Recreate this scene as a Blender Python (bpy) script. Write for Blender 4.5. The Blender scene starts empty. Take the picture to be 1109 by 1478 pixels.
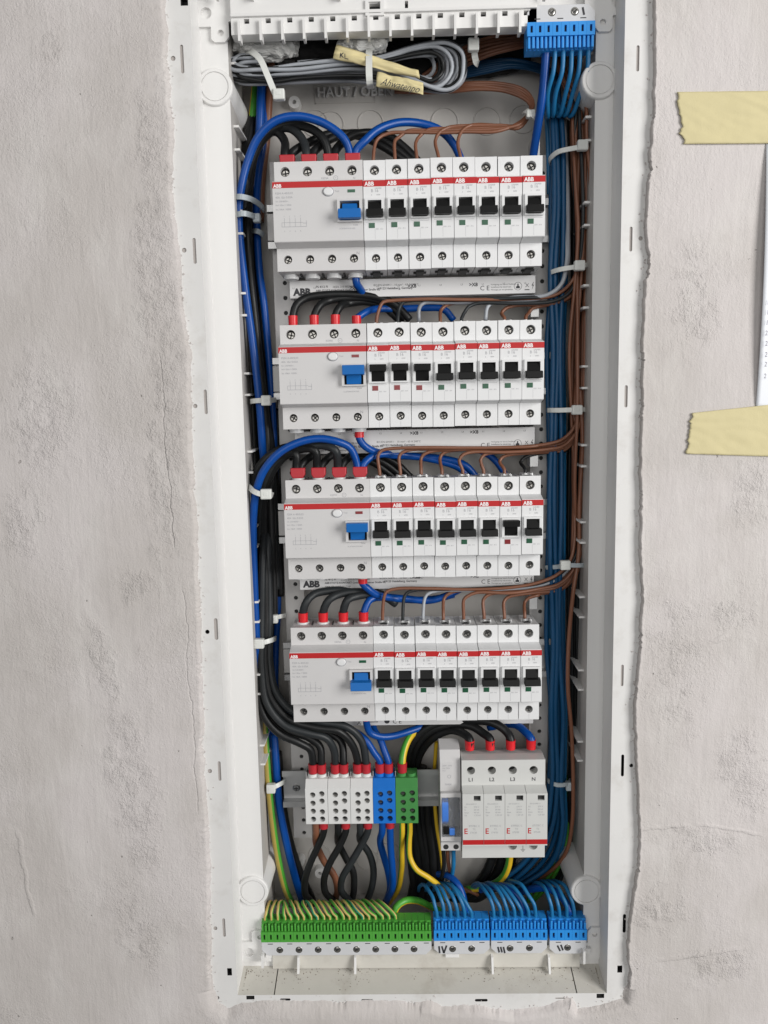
import bpy, bmesh, math, random
from mathutils import Vector, Matrix
random.seed(7)
SC = bpy.context.scene
COL = SC.collection
S = 0.001                                   # all sizes below are millimetres

# ------------------------------------------------------------------ camera
F = 1110.0                                  # focal length in photograph pixels (1109 x 1478)
CAM = (-11.9, -618.5, -178.7)
YAW, PITCH, ROLL = [math.radians(a) for a in (-1.09, -7.3, -1.14)]
FW = Vector((math.sin(YAW)*math.cos(PITCH), math.cos(YAW)*math.cos(PITCH), math.sin(PITCH)))
_r = Vector((math.cos(YAW), -math.sin(YAW), 0)); _u = _r.cross(FW)
RT = _r*math.cos(ROLL) + _u*math.sin(ROLL)
UP = -_r*math.sin(ROLL) + _u*math.cos(ROLL)
cd = bpy.data.cameras.new('camera'); cam = bpy.data.objects.new('camera', cd); COL.objects.link(cam)
cam.matrix_world = Matrix(((RT.x, UP.x, -FW.x, CAM[0]*S), (RT.y, UP.y, -FW.y, CAM[1]*S), (RT.z, UP.z, -FW.z, CAM[2]*S), (0, 0, 0, 1)))
cd.sensor_fit = 'HORIZONTAL'; cd.sensor_width = 36.0; cd.lens = F/1109.0*36.0
cd.clip_start = 0.01; cd.clip_end = 50
SC.camera = cam

# ------------------------------------------------------------------ light: soft daylight of a room, window to the right
w = bpy.data.worlds.new('World'); SC.world = w; w.use_nodes = True
w.node_tree.nodes['Background'].inputs[0].default_value = (0.93, 0.96, 1.0, 1)
w.node_tree.nodes['Background'].inputs[1].default_value = 0.125
def area(name, loc, target, size, sizey, power, color):
    l = bpy.data.lights.new(name, 'AREA'); l.shape = 'RECTANGLE'; l.size = size; l.size_y = sizey
    l.energy = power; l.color = color
    o = bpy.data.objects.new(name, l); COL.objects.link(o); o.location = loc
    o.rotation_euler = (Vector(target)-Vector(loc)).to_track_quat('-Z', 'Y').to_euler()
    return o
area('window_light', (1.75, -1.5, 0.15), (0, 0, -0.25), 1.0, 1.6, 57, (1.0, 0.985, 0.965))
area('room_light', (-0.35, -2.6, 0.25), (0, 0, -0.25), 2.2, 1.6, 25, (1.0, 0.985, 0.96))
SC.view_settings.view_transform = 'Standard'; SC.view_settings.look = 'None'
SC.view_settings.exposure = 0.0; SC.view_settings.gamma = 1.0
try: SC.view_settings.use_curve_mapping = False
except Exception: pass
try:
    SC.cycles.use_denoising = True; SC.cycles.max_bounces = 8
except Exception: pass

# ------------------------------------------------------------------ measuring helpers: a photograph pixel at a known depth y
def P(px, py, y):
    d = FW + RT*((px-554.5)/F) - UP*((py-739.0)/F)
    t = (y-CAM[1])/d.y
    return Vector((CAM[0]+t*d.x, y, CAM[2]+t*d.z))
def ZP(py, y, px=570): return P(px, py, y).z
def XP(px, y, py): return P(px, py, y).x

# ------------------------------------------------------------------ materials
MAT = {}
def mat(name, rgb, rough=0.5, metal=0.0, var=0.04, nscale=120, bump=0.0, bscale=900, spec=0.5, dirt=0.0, coat=0.0):
    m = bpy.data.materials.new(name); m.use_nodes = True; nt = m.node_tree; N = nt.nodes; L = nt.links
    b = N['Principled BSDF']; b.inputs['Roughness'].default_value = rough; b.inputs['Metallic'].default_value = metal
    b.inputs['Specular IOR Level'].default_value = spec
    tc = N.new('ShaderNodeTexCoord')
    n1 = N.new('ShaderNodeTexNoise'); n1.inputs['Scale'].default_value = nscale; n1.inputs['Detail'].default_value = 6
    L.new(tc.outputs['Object'], n1.inputs['Vector'])
    mx = N.new('ShaderNodeMix'); mx.data_type = 'RGBA'
    mx.inputs[6].default_value = tuple(min(1, c*(1-var)) for c in rgb)+(1,)
    mx.inputs[7].default_value = tuple(min(1, c*(1+var)) for c in rgb)+(1,)
    L.new(n1.outputs['Fac'], mx.inputs[0]); col = mx.outputs[2]
    if dirt > 0:
        n2 = N.new('ShaderNodeTexNoise'); n2.inputs['Scale'].default_value = 35; n2.inputs['Detail'].default_value = 9; n2.inputs['Roughness'].default_value = 0.7
        L.new(tc.outputs['Object'], n2.inputs['Vector'])
        rp = N.new('ShaderNodeValToRGB'); rp.color_ramp.elements[0].position = 0.52; rp.color_ramp.elements[1].position = 0.78
        rp.color_ramp.elements[0].color = (0, 0, 0, 1); rp.color_ramp.elements[1].color = (dirt, dirt, dirt, 1)
        L.new(n2.outputs['Fac'], rp.inputs[0])
        m2 = N.new('ShaderNodeMix'); m2.data_type = 'RGBA'; L.new(rp.outputs[0], m2.inputs[0]); L.new(col, m2.inputs[6])
        m2.inputs[7].default_value = (0.36, 0.32, 0.27, 1); col = m2.outputs[2]
    L.new(col, b.inputs['Base Color'])
    mr = N.new('ShaderNodeMath'); mr.operation = 'MULTIPLY_ADD'; mr.inputs[1].default_value = 0.14; mr.inputs[2].default_value = rough-0.07
    L.new(n1.outputs['Fac'], mr.inputs[0]); L.new(mr.outputs[0], b.inputs['Roughness'])
    if bump > 0:
        n3 = N.new('ShaderNodeTexNoise'); n3.inputs['Scale'].default_value = bscale; n3.inputs['Detail'].default_value = 3
        L.new(tc.outputs['Object'], n3.inputs['Vector'])
        bp = N.new('ShaderNodeBump'); bp.inputs['Strength'].default_value = bump; bp.inputs['Distance'].default_value = 0.0004
        L.new(n3.outputs['Fac'], bp.inputs['Height']); L.new(bp.outputs[0], b.inputs['Normal'])
    MAT[name] = m; return m
mat('box_white', (0.735, 0.728, 0.715), 0.42, bump=0.05, var=0.02, nscale=20)
mat('box_dusty', (0.56, 0.54, 0.49), 0.65, bump=0.1, dirt=0.6)
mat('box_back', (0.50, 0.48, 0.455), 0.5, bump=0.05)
mat('flange_white', (0.695, 0.688, 0.675), 0.6, bump=0.12, dirt=0.35, nscale=60)
mat('device_grey', (0.585, 0.575, 0.572), 0.45, bump=0.08, var=0.02)
mat('device_white', (0.70, 0.702, 0.705), 0.42, bump=0.06, var=0.02)
mat('device_pale', (0.58, 0.583, 0.565), 0.45, bump=0.06, var=0.02)
mat('stripe_red', (0.46, 0.018, 0.02), 0.45, spec=0.3)
mat('toggle_black', (0.009, 0.009, 0.009), 0.5, var=0.2, spec=0.2)
mat('toggle_blue', (0.008, 0.13, 0.43), 0.45, spec=0.3)
mat('window_green', (0.012, 0.085, 0.04), 0.3)
mat('window_red', (0.20, 0.012, 0.015), 0.3)
mat('ink_grey', (0.32, 0.32, 0.34), 0.6)
mat('ink_black', (0.03, 0.03, 0.035), 0.6)
mat('ink_white', (0.85, 0.83, 0.83), 0.6)
mat('hole_dark', (0.02, 0.02, 0.02), 0.7)
mat('steel', (0.42, 0.42, 0.42), 0.32, metal=1.0, var=0.15)
mat('screw_dark', (0.34, 0.33, 0.31), 0.28, metal=1.0, var=0.3)
mat('zinc', (0.50, 0.50, 0.50), 0.42, metal=0.75, var=0.08)
mat('rack_grey', (0.47, 0.46, 0.45), 0.5, metal=0.15, var=0.05)
mat('label_white', (0.66, 0.655, 0.655), 0.35, var=0.02)
mat('wire_blue', (0.0015, 0.058, 0.285), 0.32, var=0.1, spec=0.35)
mat('wire_lightblue', (0.012, 0.15, 0.34), 0.34, var=0.1, spec=0.4)
mat('wire_darkblue', (0.004, 0.06, 0.15), 0.38, var=0.1, spec=0.35)
mat('wire_black', (0.010, 0.0105, 0.011), 0.40, var=0.2, spec=0.3)
mat('wire_anthracite', (0.022, 0.025, 0.027), 0.42, var=0.2, spec=0.3)
mat('wire_brown', (0.195, 0.078, 0.042), 0.42, var=0.1)
mat('wire_grey', (0.25, 0.26, 0.285), 0.42, var=0.1)
mat('wire_lightgrey', (0.35, 0.37, 0.40), 0.42, var=0.1)
mat('wire_yellow', (0.66, 0.43, 0.02), 0.4, var=0.1)
mat('wire_ochre', (0.40, 0.30, 0.07), 0.42, var=0.1)
mat('wire_green', (0.07, 0.33, 0.035), 0.4, var=0.1)
mat('pe_tan', (0.55, 0.40, 0.13), 0.45, var=0.12)
mat('pe_teal', (0.02, 0.26, 0.13), 0.42, var=0.1)
mat('ferrule_red', (0.62, 0.015, 0.022), 0.35, var=0.05)
mat('ferrule_dull', (0.42, 0.015, 0.025), 0.45, var=0.05)
mat('tie_white', (0.66, 0.67, 0.64), 0.4, var=0.04)
mat('tie_clear', (0.42, 0.47, 0.50), 0.35, var=0.04)
mat('clamp_green', (0.075, 0.34, 0.045), 0.42, var=0.05)
mat('clamp_blue', (0.022, 0.26, 0.70), 0.42, var=0.05)
mat('block_green', (0.055, 0.235, 0.06), 0.42, var=0.05)
mat('block_blue', (0.008, 0.15, 0.55), 0.42, var=0.05)
mat('block_white', (0.66, 0.66, 0.65), 0.42, var=0.02)
mat('strip_base', (0.58, 0.585, 0.60), 0.45, var=0.03)
mat('foam_black', (0.012, 0.012, 0.012), 0.9, bump=1.0, bscale=300)
mat('tape_yellow', (0.66, 0.57, 0.31), 0.7, bump=0.25, bscale=1200, var=0.06, nscale=90)
mat('tape_wall', (0.60, 0.53, 0.30), 0.72, bump=0.3, bscale=900, var=0.05, nscale=60)
mat('paper', (0.80, 0.82, 0.86), 0.7, var=0.01)
mat('ink_blue', (0.14, 0.13, 0.17), 0.6)
mat('dial_blue', (0.06, 0.20, 0.62), 0.35)
mat('dial_face', (0.34, 0.33, 0.33), 0.25, var=0.15, nscale=400)
mat('slot_plaster', (0.42, 0.39, 0.37), 0.85, bump=0.5)
m = mat('film', (0.82, 0.82, 0.80), 0.25, bump=0.9, bscale=140)
m.node_tree.nodes['Principled BSDF'].inputs['Transmission Weight'].default_value = 0.25
m = mat('clear_plastic', (0.80, 0.82, 0.84), 0.08)
m.node_tree.nodes['Principled BSDF'].inputs['Transmission Weight'].default_value = 0.9

def plaster(name):
    m = bpy.data.materials.new(name); m.use_nodes = True; nt = m.node_tree; N = nt.nodes; L = nt.links
    b = N['Principled BSDF']; b.inputs['Roughness'].default_value = 0.92; b.inputs['Specular IOR Level'].default_value = 0.15
    tc = N.new('ShaderNodeTexCoord'); OB = tc.outputs['Object']
    def noise(sc, det=5, rough=0.55, dist=0.0, vec=None, scl=None):
        n = N.new('ShaderNodeTexNoise'); n.inputs['Scale'].default_value = sc; n.inputs['Detail'].default_value = det
        n.inputs['Roughness'].default_value = rough; n.inputs['Distortion'].default_value = dist
        v = vec or OB
        if scl:
            mp = N.new('ShaderNodeMapping'); mp.inputs['Scale'].default_value = scl; L.new(v, mp.inputs[0]); v = mp.outputs[0]
        L.new(v, n.inputs['Vector']); return n
    def math_(op, a, c=None, clamp=False):
        n = N.new('ShaderNodeMath'); n.operation = op; n.use_clamp = clamp
        for i, v in enumerate((a, c)):
            if v is None: continue
            if isinstance(v, (int, float)): n.inputs[i].default_value = v
            else: L.new(v, n.inputs[i])
        return n.outputs[0]
    def ramp(v, p0, p1):
        n = N.new('ShaderNodeMapRange'); n.interpolation_type = 'SMOOTHSTEP'
        n.inputs['From Min'].default_value = p0; n.inputs['From Max'].default_value = p1; L.new(v, n.inputs['Value']); return n.outputs[0]
    # distorted coordinates for the patch outlines
    dn = noise(28, 5, 0.65); sub = N.new('ShaderNodeVectorMath'); sub.operation = 'SUBTRACT'; sub.inputs[1].default_value = (0.5, 0.5, 0.5)
    L.new(dn.outputs['Color'], sub.inputs[0])
    scl = N.new('ShaderNodeVectorMath'); scl.operation = 'SCALE'; scl.inputs['Scale'].default_value = 0.05; L.new(sub.outputs[0], scl.inputs[0])
    add = N.new('ShaderNodeVectorMath'); add.operation = 'ADD'; L.new(OB, add.inputs[0]); L.new(scl.outputs[0], add.inputs[1])
    DV = add.outputs[0]
    def ellipse(px, py, rx, rz, ang):
        c = P(px, py, -19)*S
        mp = N.new('ShaderNodeMapping'); mp.vector_type = 'TEXTURE'; mp.inputs['Location'].default_value = c
        mp.inputs['Rotation'].default_value = (0, math.radians(ang), 0); mp.inputs['Scale'].default_value = (rx*S, 1.0, rz*S)
        L.new(DV, mp.inputs[0])
        ln = N.new('ShaderNodeVectorMath'); ln.operation = 'LENGTH'; L.new(mp.outputs[0], ln.inputs[0])
        return ramp(ln.outputs['Value'], 1.25, 0.35)
    spots = [(225, 330, 20, 150, 4), (240, 560, 22, 170, 4), (30, 760, 26, 40, 10), (190, 840, 16, 20, 0), (150, 960, 12, 48, -22),
             (185, 1085, 22, 60, -8), (205, 1180, 18, 70, -4), (195, 1330, 18, 55, -14), (70, 60, 16, 20, 0), (60, 600, 40, 60, 0),
             (980, 960, 30, 75, 4), (1075, 1110, 28, 50, 0), (1015, 1215, 45, 16, 5), (960, 1310, 30, 30, 0), (1060, 880, 22, 22, 0),
             (1000, 430, 26, 50, 0), (1090, 700, 20, 40, 0), (1040, 1390, 40, 20, 0)]
    M_ = None
    for s_ in spots:
        e = ellipse(*s_); M_ = e if M_ is None else math_('MAXIMUM', M_, e)
    brk = noise(60, 6, 0.7); mask = math_('MULTIPLY', M_, ramp(brk.outputs['Fac'], 0.34, 0.72))
    # colour: pinkish grey plaster, with paler and greener patches
    big = noise(7, 6, 0.6, 0.4); mid = noise(26, 6, 0.6, 0.3, scl=(1.6, 1, 0.6)); fin = noise(420, 4, 0.6)
    c1 = N.new('ShaderNodeMix'); c1.data_type = 'RGBA'; c1.inputs[6].default_value = (0.52, 0.487, 0.465, 1); c1.inputs[7].default_value = (0.595, 0.558, 0.546, 1)
    L.new(ramp(big.outputs['Fac'], 0.35, 0.65), c1.inputs[0])
    c2 = N.new('ShaderNodeMix'); c2.data_type = 'RGBA'; L.new(c1.outputs[2], c2.inputs[6]); c2.inputs[7].default_value = (0.65, 0.625, 0.60, 1)
    L.new(math_('MULTIPLY', ramp(mid.outputs['Fac'], 0.45, 0.75), 0.4), c2.inputs[0])
    c3 = N.new('ShaderNodeMix'); c3.data_type = 'RGBA'; c3.blend_type = 'MULTIPLY'; L.new(c2.outputs[2], c3.inputs[6]); c3.inputs[7].default_value = (0.95, 0.94, 0.935, 1)
    L.new(math_('MULTIPLY', mask, 0.25), c3.inputs[0])
    pit = noise(150, 2, 0.5); pits = ramp(pit.outputs['Fac'], 0.755, 0.80)
    c4 = N.new('ShaderNodeMix'); c4.data_type = 'RGBA'; L.new(c3.outputs[2], c4.inputs[6]); c4.inputs[7].default_value = (0.33, 0.30, 0.28, 1)
    L.new(math_('MULTIPLY', pits, 0.6), c4.inputs[0])
    L.new(c4.outputs[2], b.inputs['Base Color'])
    # relief: grit everywhere, trowel drag, coarse crust in the patches, pin holes, cracks and trowel ridges
    gr = noise(620, 4, 0.65); tr = noise(45, 7, 0.6, 0.6, scl=(1.5, 1, 0.5)); sw = noise(14, 4, 0.5); st = noise(60, 5, 0.6, 0.2, scl=(3.0, 1, 0.22))
    cr = noise(300, 5, 0.6, 1.6, scl=(1.0, 1, 0.7)); cr2 = noise(520, 4, 0.6, 0.8)
    spread = math_('MULTIPLY', ramp(noise(9, 5, 0.6, 0.5).outputs['Fac'], 0.40, 0.72), 0.55)
    mk = math_('ADD', math_('MAXIMUM', mask, spread), 0.10)
    crust = math_('ADD', math_('MULTIPLY', cr.outputs['Fac'], 0.75), math_('MULTIPLY', cr2.outputs['Fac'], 0.45))
    h = math_('MULTIPLY', gr.outputs['Fac'], 0.22)
    h = math_('ADD', h, math_('MULTIPLY', tr.outputs['Fac'], 0.7))
    h = math_('ADD', h, math_('MULTIPLY', st.outputs['Fac'], 0.30))
    h = math_('ADD', h, math_('MULTIPLY', sw.outputs['Fac'], 1.8))
    h = math_('ADD', h, math_('MULTIPLY', math_('MULTIPLY', crust, mk), 1.55))
    h = math_('SUBTRACT', h, math_('MULTIPLY', pits, 0.6))
    dn2 = noise(40, 4, 0.6)
    def line(pa, pb, wd, amp):                              # a scratch (amp < 0) or a ridge (amp > 0) between two places on the wall
        a, b_ = P(*pa, -19)*S, P(*pb, -19)*S; c = (a+b_)/2; d = b_-a
        mp = N.new('ShaderNodeMapping'); mp.vector_type = 'TEXTURE'; mp.inputs['Location'].default_value = c
        mp.inputs['Rotation'].default_value = (0, math.atan2(d.x, d.z), 0); L.new(OB, mp.inputs[0])
        sp = N.new('ShaderNodeSeparateXYZ'); L.new(mp.outputs[0], sp.inputs[0])
        xo = math_('ADD', sp.outputs['X'], math_('MULTIPLY', math_('SUBTRACT', dn2.outputs['Fac'], 0.5), 0.012))
        m1 = ramp(math_('ABSOLUTE', xo), wd*S, wd*S*0.25); m2 = ramp(math_('ABSOLUTE', sp.outputs['Z']), d.length/2, d.length/2-0.012)
        return math_('MULTIPLY', math_('MULTIPLY', m1, m2), amp)
    for args in (((229, 500), (252, 800), 0.9, -0.45), ((262, 840), (287, 1180), 1.0, -0.3), ((25, 1190), (48, 1330), 2.4, 0.35), ((915, 1198), (1000, 1188), 2.4, 0.45), ((1000, 1188), (1109, 1205), 2.4, 0.4),
                 ((940, 1388), (1085, 1368), 2.6, 0.35), ((1020, 930), (1058, 913), 3.2, 0.6), ((948, 1335), (946, 1300), 4.0, 0.7)):
        h = math_('ADD', h, line(*args))
    bp = N.new('ShaderNodeBump'); bp.inputs['Strength'].default_value = 1.0; bp.inputs['Distance'].default_value = 0.0011
    L.new(h, bp.inputs['Height']); L.new(bp.outputs[0], b.inputs['Normal'])
    MAT[name] = m
plaster('plaster')

# ------------------------------------------------------------------ mesh building
class MB:
    def __init__(s): s.v = []; s.f = []; s.m = []; s.sm = []
    def add(s, verts, faces, mi=0, smooth=False):
        o = len(s.v); s.v += [Vector(a) for a in verts]
        for f in faces: s.f.append([i+o for i in f]); s.m.append(mi); s.sm.append(smooth)
    def box(s, x0, x1, y0, y1, z0, z1, mi=0, bev=0.0):
        if bev > 0:
            bm = bmesh.new(); bmesh.ops.create_cube(bm, size=1)
            for v in bm.verts: v.co = Vector(((x0+x1)/2+v.co.x*(x1-x0), (y0+y1)/2+v.co.y*(y1-y0), (z0+z1)/2+v.co.z*(z1-z0)))
            bmesh.ops.bevel(bm, geom=list(bm.edges), offset=bev, segments=2, profile=0.5, affect='EDGES')
            s.bm(bm, mi); return
        s.add([(x0,y0,z0),(x1,y0,z0),(x1,y1,z0),(x0,y1,z0),(x0,y0,z1),(x1,y0,z1),(x1,y1,z1),(x0,y1,z1)],
              [(0,1,5,4),(1,2,6,5),(2,3,7,6),(3,0,4,7),(4,5,6,7),(3,2,1,0)], mi)
    def bm(s, bm, mi=0, smooth=False):
        bm.verts.index_update()
        s.add([v.co.copy() for v in bm.verts], [[v.index for v in f.verts] for f in bm.faces], mi, smooth); bm.free()
    def prism_x(s, prof, x0, x1, mi=0, skip=()):           # profile of (y,z), extruded along x
        n = len(prof)
        vs = [(x0, a, b) for a, b in prof]+[(x1, a, b) for a, b in prof]
        fs = [(i, (i+1) % n, n+(i+1) % n, n+i) for i in range(n) if i not in skip]
        fs += [tuple(range(n))[::-1], tuple(range(n, 2*n))]
        s.add(vs, fs, mi)
    def prism_y(s, prof, y0, y1, mi=0):                    # profile of (x,z), extruded along y
        n = len(prof)
        vs = [(a, y0, b) for a, b in prof]+[(a, y1, b) for a, b in prof]
        s.add(vs, [(i, (i+1) % n, n+(i+1) % n, n+i) for i in range(n)]+[tuple(range(n))[::-1], tuple(range(n, 2*n))], mi)
    def cyl_y(s, x, z, r, y0, y1, n=20, mi=0, sx=1.0, cap0=True, smooth=True):
        vs = []
        for y in (y0, y1): vs += [(x+sx*r*math.cos(2*math.pi*i/n), y, z+r*math.sin(2*math.pi*i/n)) for i in range(n)]
        s.add(vs, [(i, (i+1) % n, n+(i+1) % n, n+i) for i in range(n)], mi, smooth)
        if cap0: s.add(vs[:n], [tuple(range(n))], mi)
    def lathe_y(s, x, z, prof, n=28, mi=0, sx=1.0):         # profile of (r, y)
        vs = []
        for r, y in prof: vs += [(x+sx*r*math.cos(2*math.pi*i/n), y, z+r*math.sin(2*math.pi*i/n)) for i in range(n)]
        fs = []
        for k in range(len(prof)-1):
            for i in range(n): fs.append((k*n+i, k*n+(i+1) % n, (k+1)*n+(i+1) % n, (k+1)*n+i))
        s.add(vs, fs, mi, False)
    def cyl_z(s, x, y, r, z0, z1, n=14, mi=0, r1=None, sx=1.0):
        r1 = r if r1 is None else r1; vs = []
        for z, rr in ((z0, r), (z1, r1)): vs += [(x+sx*rr*math.cos(2*math.pi*i/n), y+rr*math.sin(2*math.pi*i/n), z) for i in range(n)]
        s.add(vs, [(i, (i+1) % n, n+(i+1) % n, n+i) for i in range(n)], mi, True)
        s.add(vs, [tuple(range(n))[::-1], tuple(range(n, 2*n))], mi)
    def plate(s, outer, holes, y, depth=0.0, mi=0, wall_mi=None, cap_mi=None):   # plate facing -y, loops of (x,z); holes sunk by depth
        bm = bmesh.new(); loops = []
        for lp in [outer]+list(holes):
            vs = [bm.verts.new((a, y, b)) for a, b in lp]; loops.append(vs)
        es = []
        for vs in loops:
            for i in range(len(vs)): es.append(bm.edges.new((vs[i], vs[(i+1) % len(vs)])))
        bmesh.ops.triangle_fill(bm, use_beauty=True, use_dissolve=False, edges=es, normal=(0, -1, 0))
        for f in bm.faces:
            f.normal_update()
            if f.normal.y > 0: f.normal_flip()
        s.bm(bm, mi)
        if depth:
            for lp in holes:
                n = len(lp); vs = [(a, y, b) for a, b in lp]+[(a, y+depth, b) for a, b in lp]
                s.add(vs, [(i, (i+1) % n, n+(i+1) % n, n+i) for i in range(n)], mi if wall_mi is None else wall_mi, False)
                if cap_mi is not None: s.add(vs[n:], [tuple(range(n))], cap_mi)
    def tube(s, pts, r, n=9, mi=0, mi2=None, twist=0.0, caps=True, phase=0.0):
        k = len(pts); vs = []; fs = []; ms = []
        t = [(pts[min(i+1, k-1)]-pts[max(i-1, 0)]).normalized() for i in range(k)]
        ref = Vector((0, 0, 1)) if abs(t[0].z) < 0.8 else Vector((0, 1, 0))
        u = (ref-t[0]*ref.dot(t[0])).normalized(); us = [u]
        for i in range(1, k):
            u = us[-1]-t[i]*us[-1].dot(t[i]); us.append(u.normalized())
        for i in range(k):
            v = t[i].cross(us[i])
            for j in range(n):
                a = 2*math.pi*j/n+twist*i+phase; vs.append(pts[i]+us[i]*(r*math.cos(a))+v*(r*math.sin(a)))
        o = len(s.v); s.v += vs
        for i in range(k-1):
            for j in range(n):
                s.f.append([o+i*n+j, o+i*n+(j+1) % n, o+(i+1)*n+(j+1) % n, o+(i+1)*n+j]); s.sm.append(True)
                s.m.append(mi if (mi2 is None or j < n*0.55) else mi2)
        if caps:
            for rng in (range(n), range((k-1)*n, k*n)):
                s.f.append([o+q for q in rng]); s.m.append(mi); s.sm.append(False)
    def ribbon(s, pts, wd, th, mi=0, nrm=Vector((0, -1, 0))):
        k = len(pts); vs = []; fs = []
        for i in range(k):
            t = (pts[min(i+1, k-1)]-pts[max(i-1, 0)]).normalized()
            n_ = nrm[i] if isinstance(nrm, list) else nrm
            b = t.cross(n_)
            if b.length < 1e-3: b = t.cross(Vector((0.3, 0.2, 1)))
            b.normalize(); q = b.cross(t).normalized()
            for (a, c) in ((-.5, -.5), (.5, -.5), (.5, .5), (-.5, .5)): vs.append(pts[i]+b*(a*wd)+q*(c*th))
        for i in range(k-1):
            for j in range(4): fs.append((i*4+j, i*4+(j+1) % 4, (i+1)*4+(j+1) % 4, (i+1)*4+j))
        fs += [(3, 2, 1, 0), tuple((k-1)*4+q for q in range(4))]
        s.add(vs, fs, mi)
    def mesh(s, name, base, mats):
        me = bpy.data.meshes.new(name)
        me.from_pydata([((v-base)*S)[:] for v in s.v], [], s.f)
        for mm in mats: me.materials.append(MAT[mm])
        me.polygons.foreach_set('material_index', s.m); me.polygons.foreach_set('use_smooth', s.sm)
        bm = bmesh.new(); bm.from_mesh(me); bmesh.ops.recalc_face_normals(bm, faces=list(bm.faces)) if False else None
        bm.to_mesh(me); bm.free(); me.update()
        return me
    def build(s, name, mats, parent=None, base=None, fixn=True):
        if isinstance(mats, str): mats = [mats]
        if parent is not None: b = BASE[parent.name]
        else: b = Vector(base) if base is not None else Vector((0, 0, 0))
        me = s.mesh(name, b, mats)
        if fixn:
            bm = bmesh.new(); bm.from_mesh(me); bmesh.ops.recalc_face_normals(bm, faces=list(bm.faces)); bm.to_mesh(me); bm.free()
        return link(name, me, parent, b)
BASE = {}
def link(name, me, parent=None, base=Vector((0, 0, 0))):
    o = bpy.data.objects.new(name, me); COL.objects.link(o)
    if parent is not None: o.parent = parent
    else: o.location = base*S
    BASE[o.name] = Vector(base)
    return o
def thing(name, label, cat, base=(0, 0, 0), group=None):
    o = bpy.data.objects.new(name, None); COL.objects.link(o); o.empty_display_size = 0.01
    o.location = Vector(base)*S; BASE[o.name] = Vector(base); return tag(o, label, cat, group)
def tag(o, label=None, cat=None, group=None, kind=None):
    if label: o['label'] = label
    if cat: o['category'] = cat
    if group: o['group'] = group
    if kind: o['kind'] = kind
    return o
def bake_bevel(o, wdt, seg=2, ang=35):
    md = o.modifiers.new('bevel', 'BEVEL'); md.width = wdt*S; md.segments = seg; md.limit_method = 'ANGLE'; md.angle_limit = math.radians(ang)
    dg = bpy.context.evaluated_depsgraph_get(); me = bpy.data.meshes.new_from_object(o.evaluated_get(dg))
    o.modifiers.clear(); o.data = me
def copy_tree(o, delta, parent=None):
    c = o.copy(); COL.objects.link(c); BASE[c.name] = BASE[o.name]+Vector(delta)
    if parent is None: c.location = o.location+Vector(delta)*S
    else: c.parent = parent
    for ch in list(o.children): copy_tree(ch, delta, c)
    return c
_tc = {}
def text_mesh(txt, size, shear=0.0, align='LEFT', bold=0.0, sx=1.0):
    key = (txt, size, shear, align, bold, sx)
    if key in _tc: return _tc[key]
    cu = bpy.data.curves.new('text', 'FONT'); cu.body = txt; cu.size = size*S; cu.shear = shear; cu.align_x = align
    cu.resolution_u = 2; cu.offset = bold*S; cu.fill_mode = 'FRONT'
    o = bpy.data.objects.new('text', cu); COL.objects.link(o)
    bpy.context.view_layer.update()
    me = bpy.data.meshes.new_from_object(o.evaluated_get(bpy.context.evaluated_depsgraph_get()))
    bpy.data.objects.remove(o); bpy.data.curves.remove(cu)
    vs = [Vector((v.co.x*sx/S, 0, v.co.y/S)) for v in me.vertices]; fs = [list(p.vertices) for p in me.polygons]
    bpy.data.meshes.remove(me); _tc[key] = (vs, fs); return _tc[key]
def put_text(mb, txt, size, x, y, z, mi=0, rot=0.0, **kw):
    vs, fs = text_mesh(txt, size, **kw); c, s_ = math.cos(math.radians(rot)), math.sin(math.radians(rot))
    mb.add([(x+v.x*c-v.z*s_, y, z+v.x*s_+v.z*c) for v in vs], fs, mi)
def circle(x, z, r, n=20, sx=1.0, a0=0.0): return [(x+sx*r*math.cos(a0+2*math.pi*i/n), z+r*math.sin(a0+2*math.pi*i/n)) for i in range(n)]
def rect(x0, x1, z0, z1): return [(x0, z0), (x1, z0), (x1, z1), (x0, z1)]
def slot(x, z, wd, ht, n=6):
    r = min(wd, ht)/2; pts = []
    if ht >= wd:
        for i in range(n+1): a = math.pi*i/n; pts.append((x+r*math.cos(a), z+ht/2-r+r*math.sin(a)))
        for i in range(n+1): a = math.pi+math.pi*i/n; pts.append((x+r*math.cos(a), z-ht/2+r+r*math.sin(a)))
    else:
        for i in range(n+1): a = -math.pi/2+math.pi*i/n; pts.append((x+wd/2-r+r*math.cos(a), z+r*math.sin(a)))
        for i in range(n+1): a = math.pi/2+math.pi*i/n; pts.append((x-wd/2+r+r*math.cos(a), z+r*math.sin(a)))
    return pts
def spline(pts, step=3.0):
    pts = [Vector(p) for p in pts]; out = []
    q = [pts[0]*2-pts[1]]+pts+[pts[-1]*2-pts[-2]]
    for i in range(1, len(q)-2):
        p0, p1, p2, p3 = q[i-1], q[i], q[i+1], q[i+2]
        d = [max(1e-3, (a-b).length)**0.5 for a, b in ((p1, p0), (p2, p1), (p3, p2))]
        m1 = ((p1-p0)/d[0]-(p2-p0)/(d[0]+d[1])+(p2-p1)/d[1])*d[1]
        m2 = ((p2-p1)/d[1]-(p3-p1)/(d[1]+d[2])+(p3-p2)/d[2])*d[1]
        n = max(2, int((p2-p1).length/step))
        for k in range(n):
            t = k/n; t2, t3 = t*t, t*t*t
            out.append(p1*(2*t3-3*t2+1)+m1*(t3-2*t2+t)+p2*(-2*t3+3*t2)+m2*(t3-t2))
    out.append(pts[-1]); return out
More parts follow.
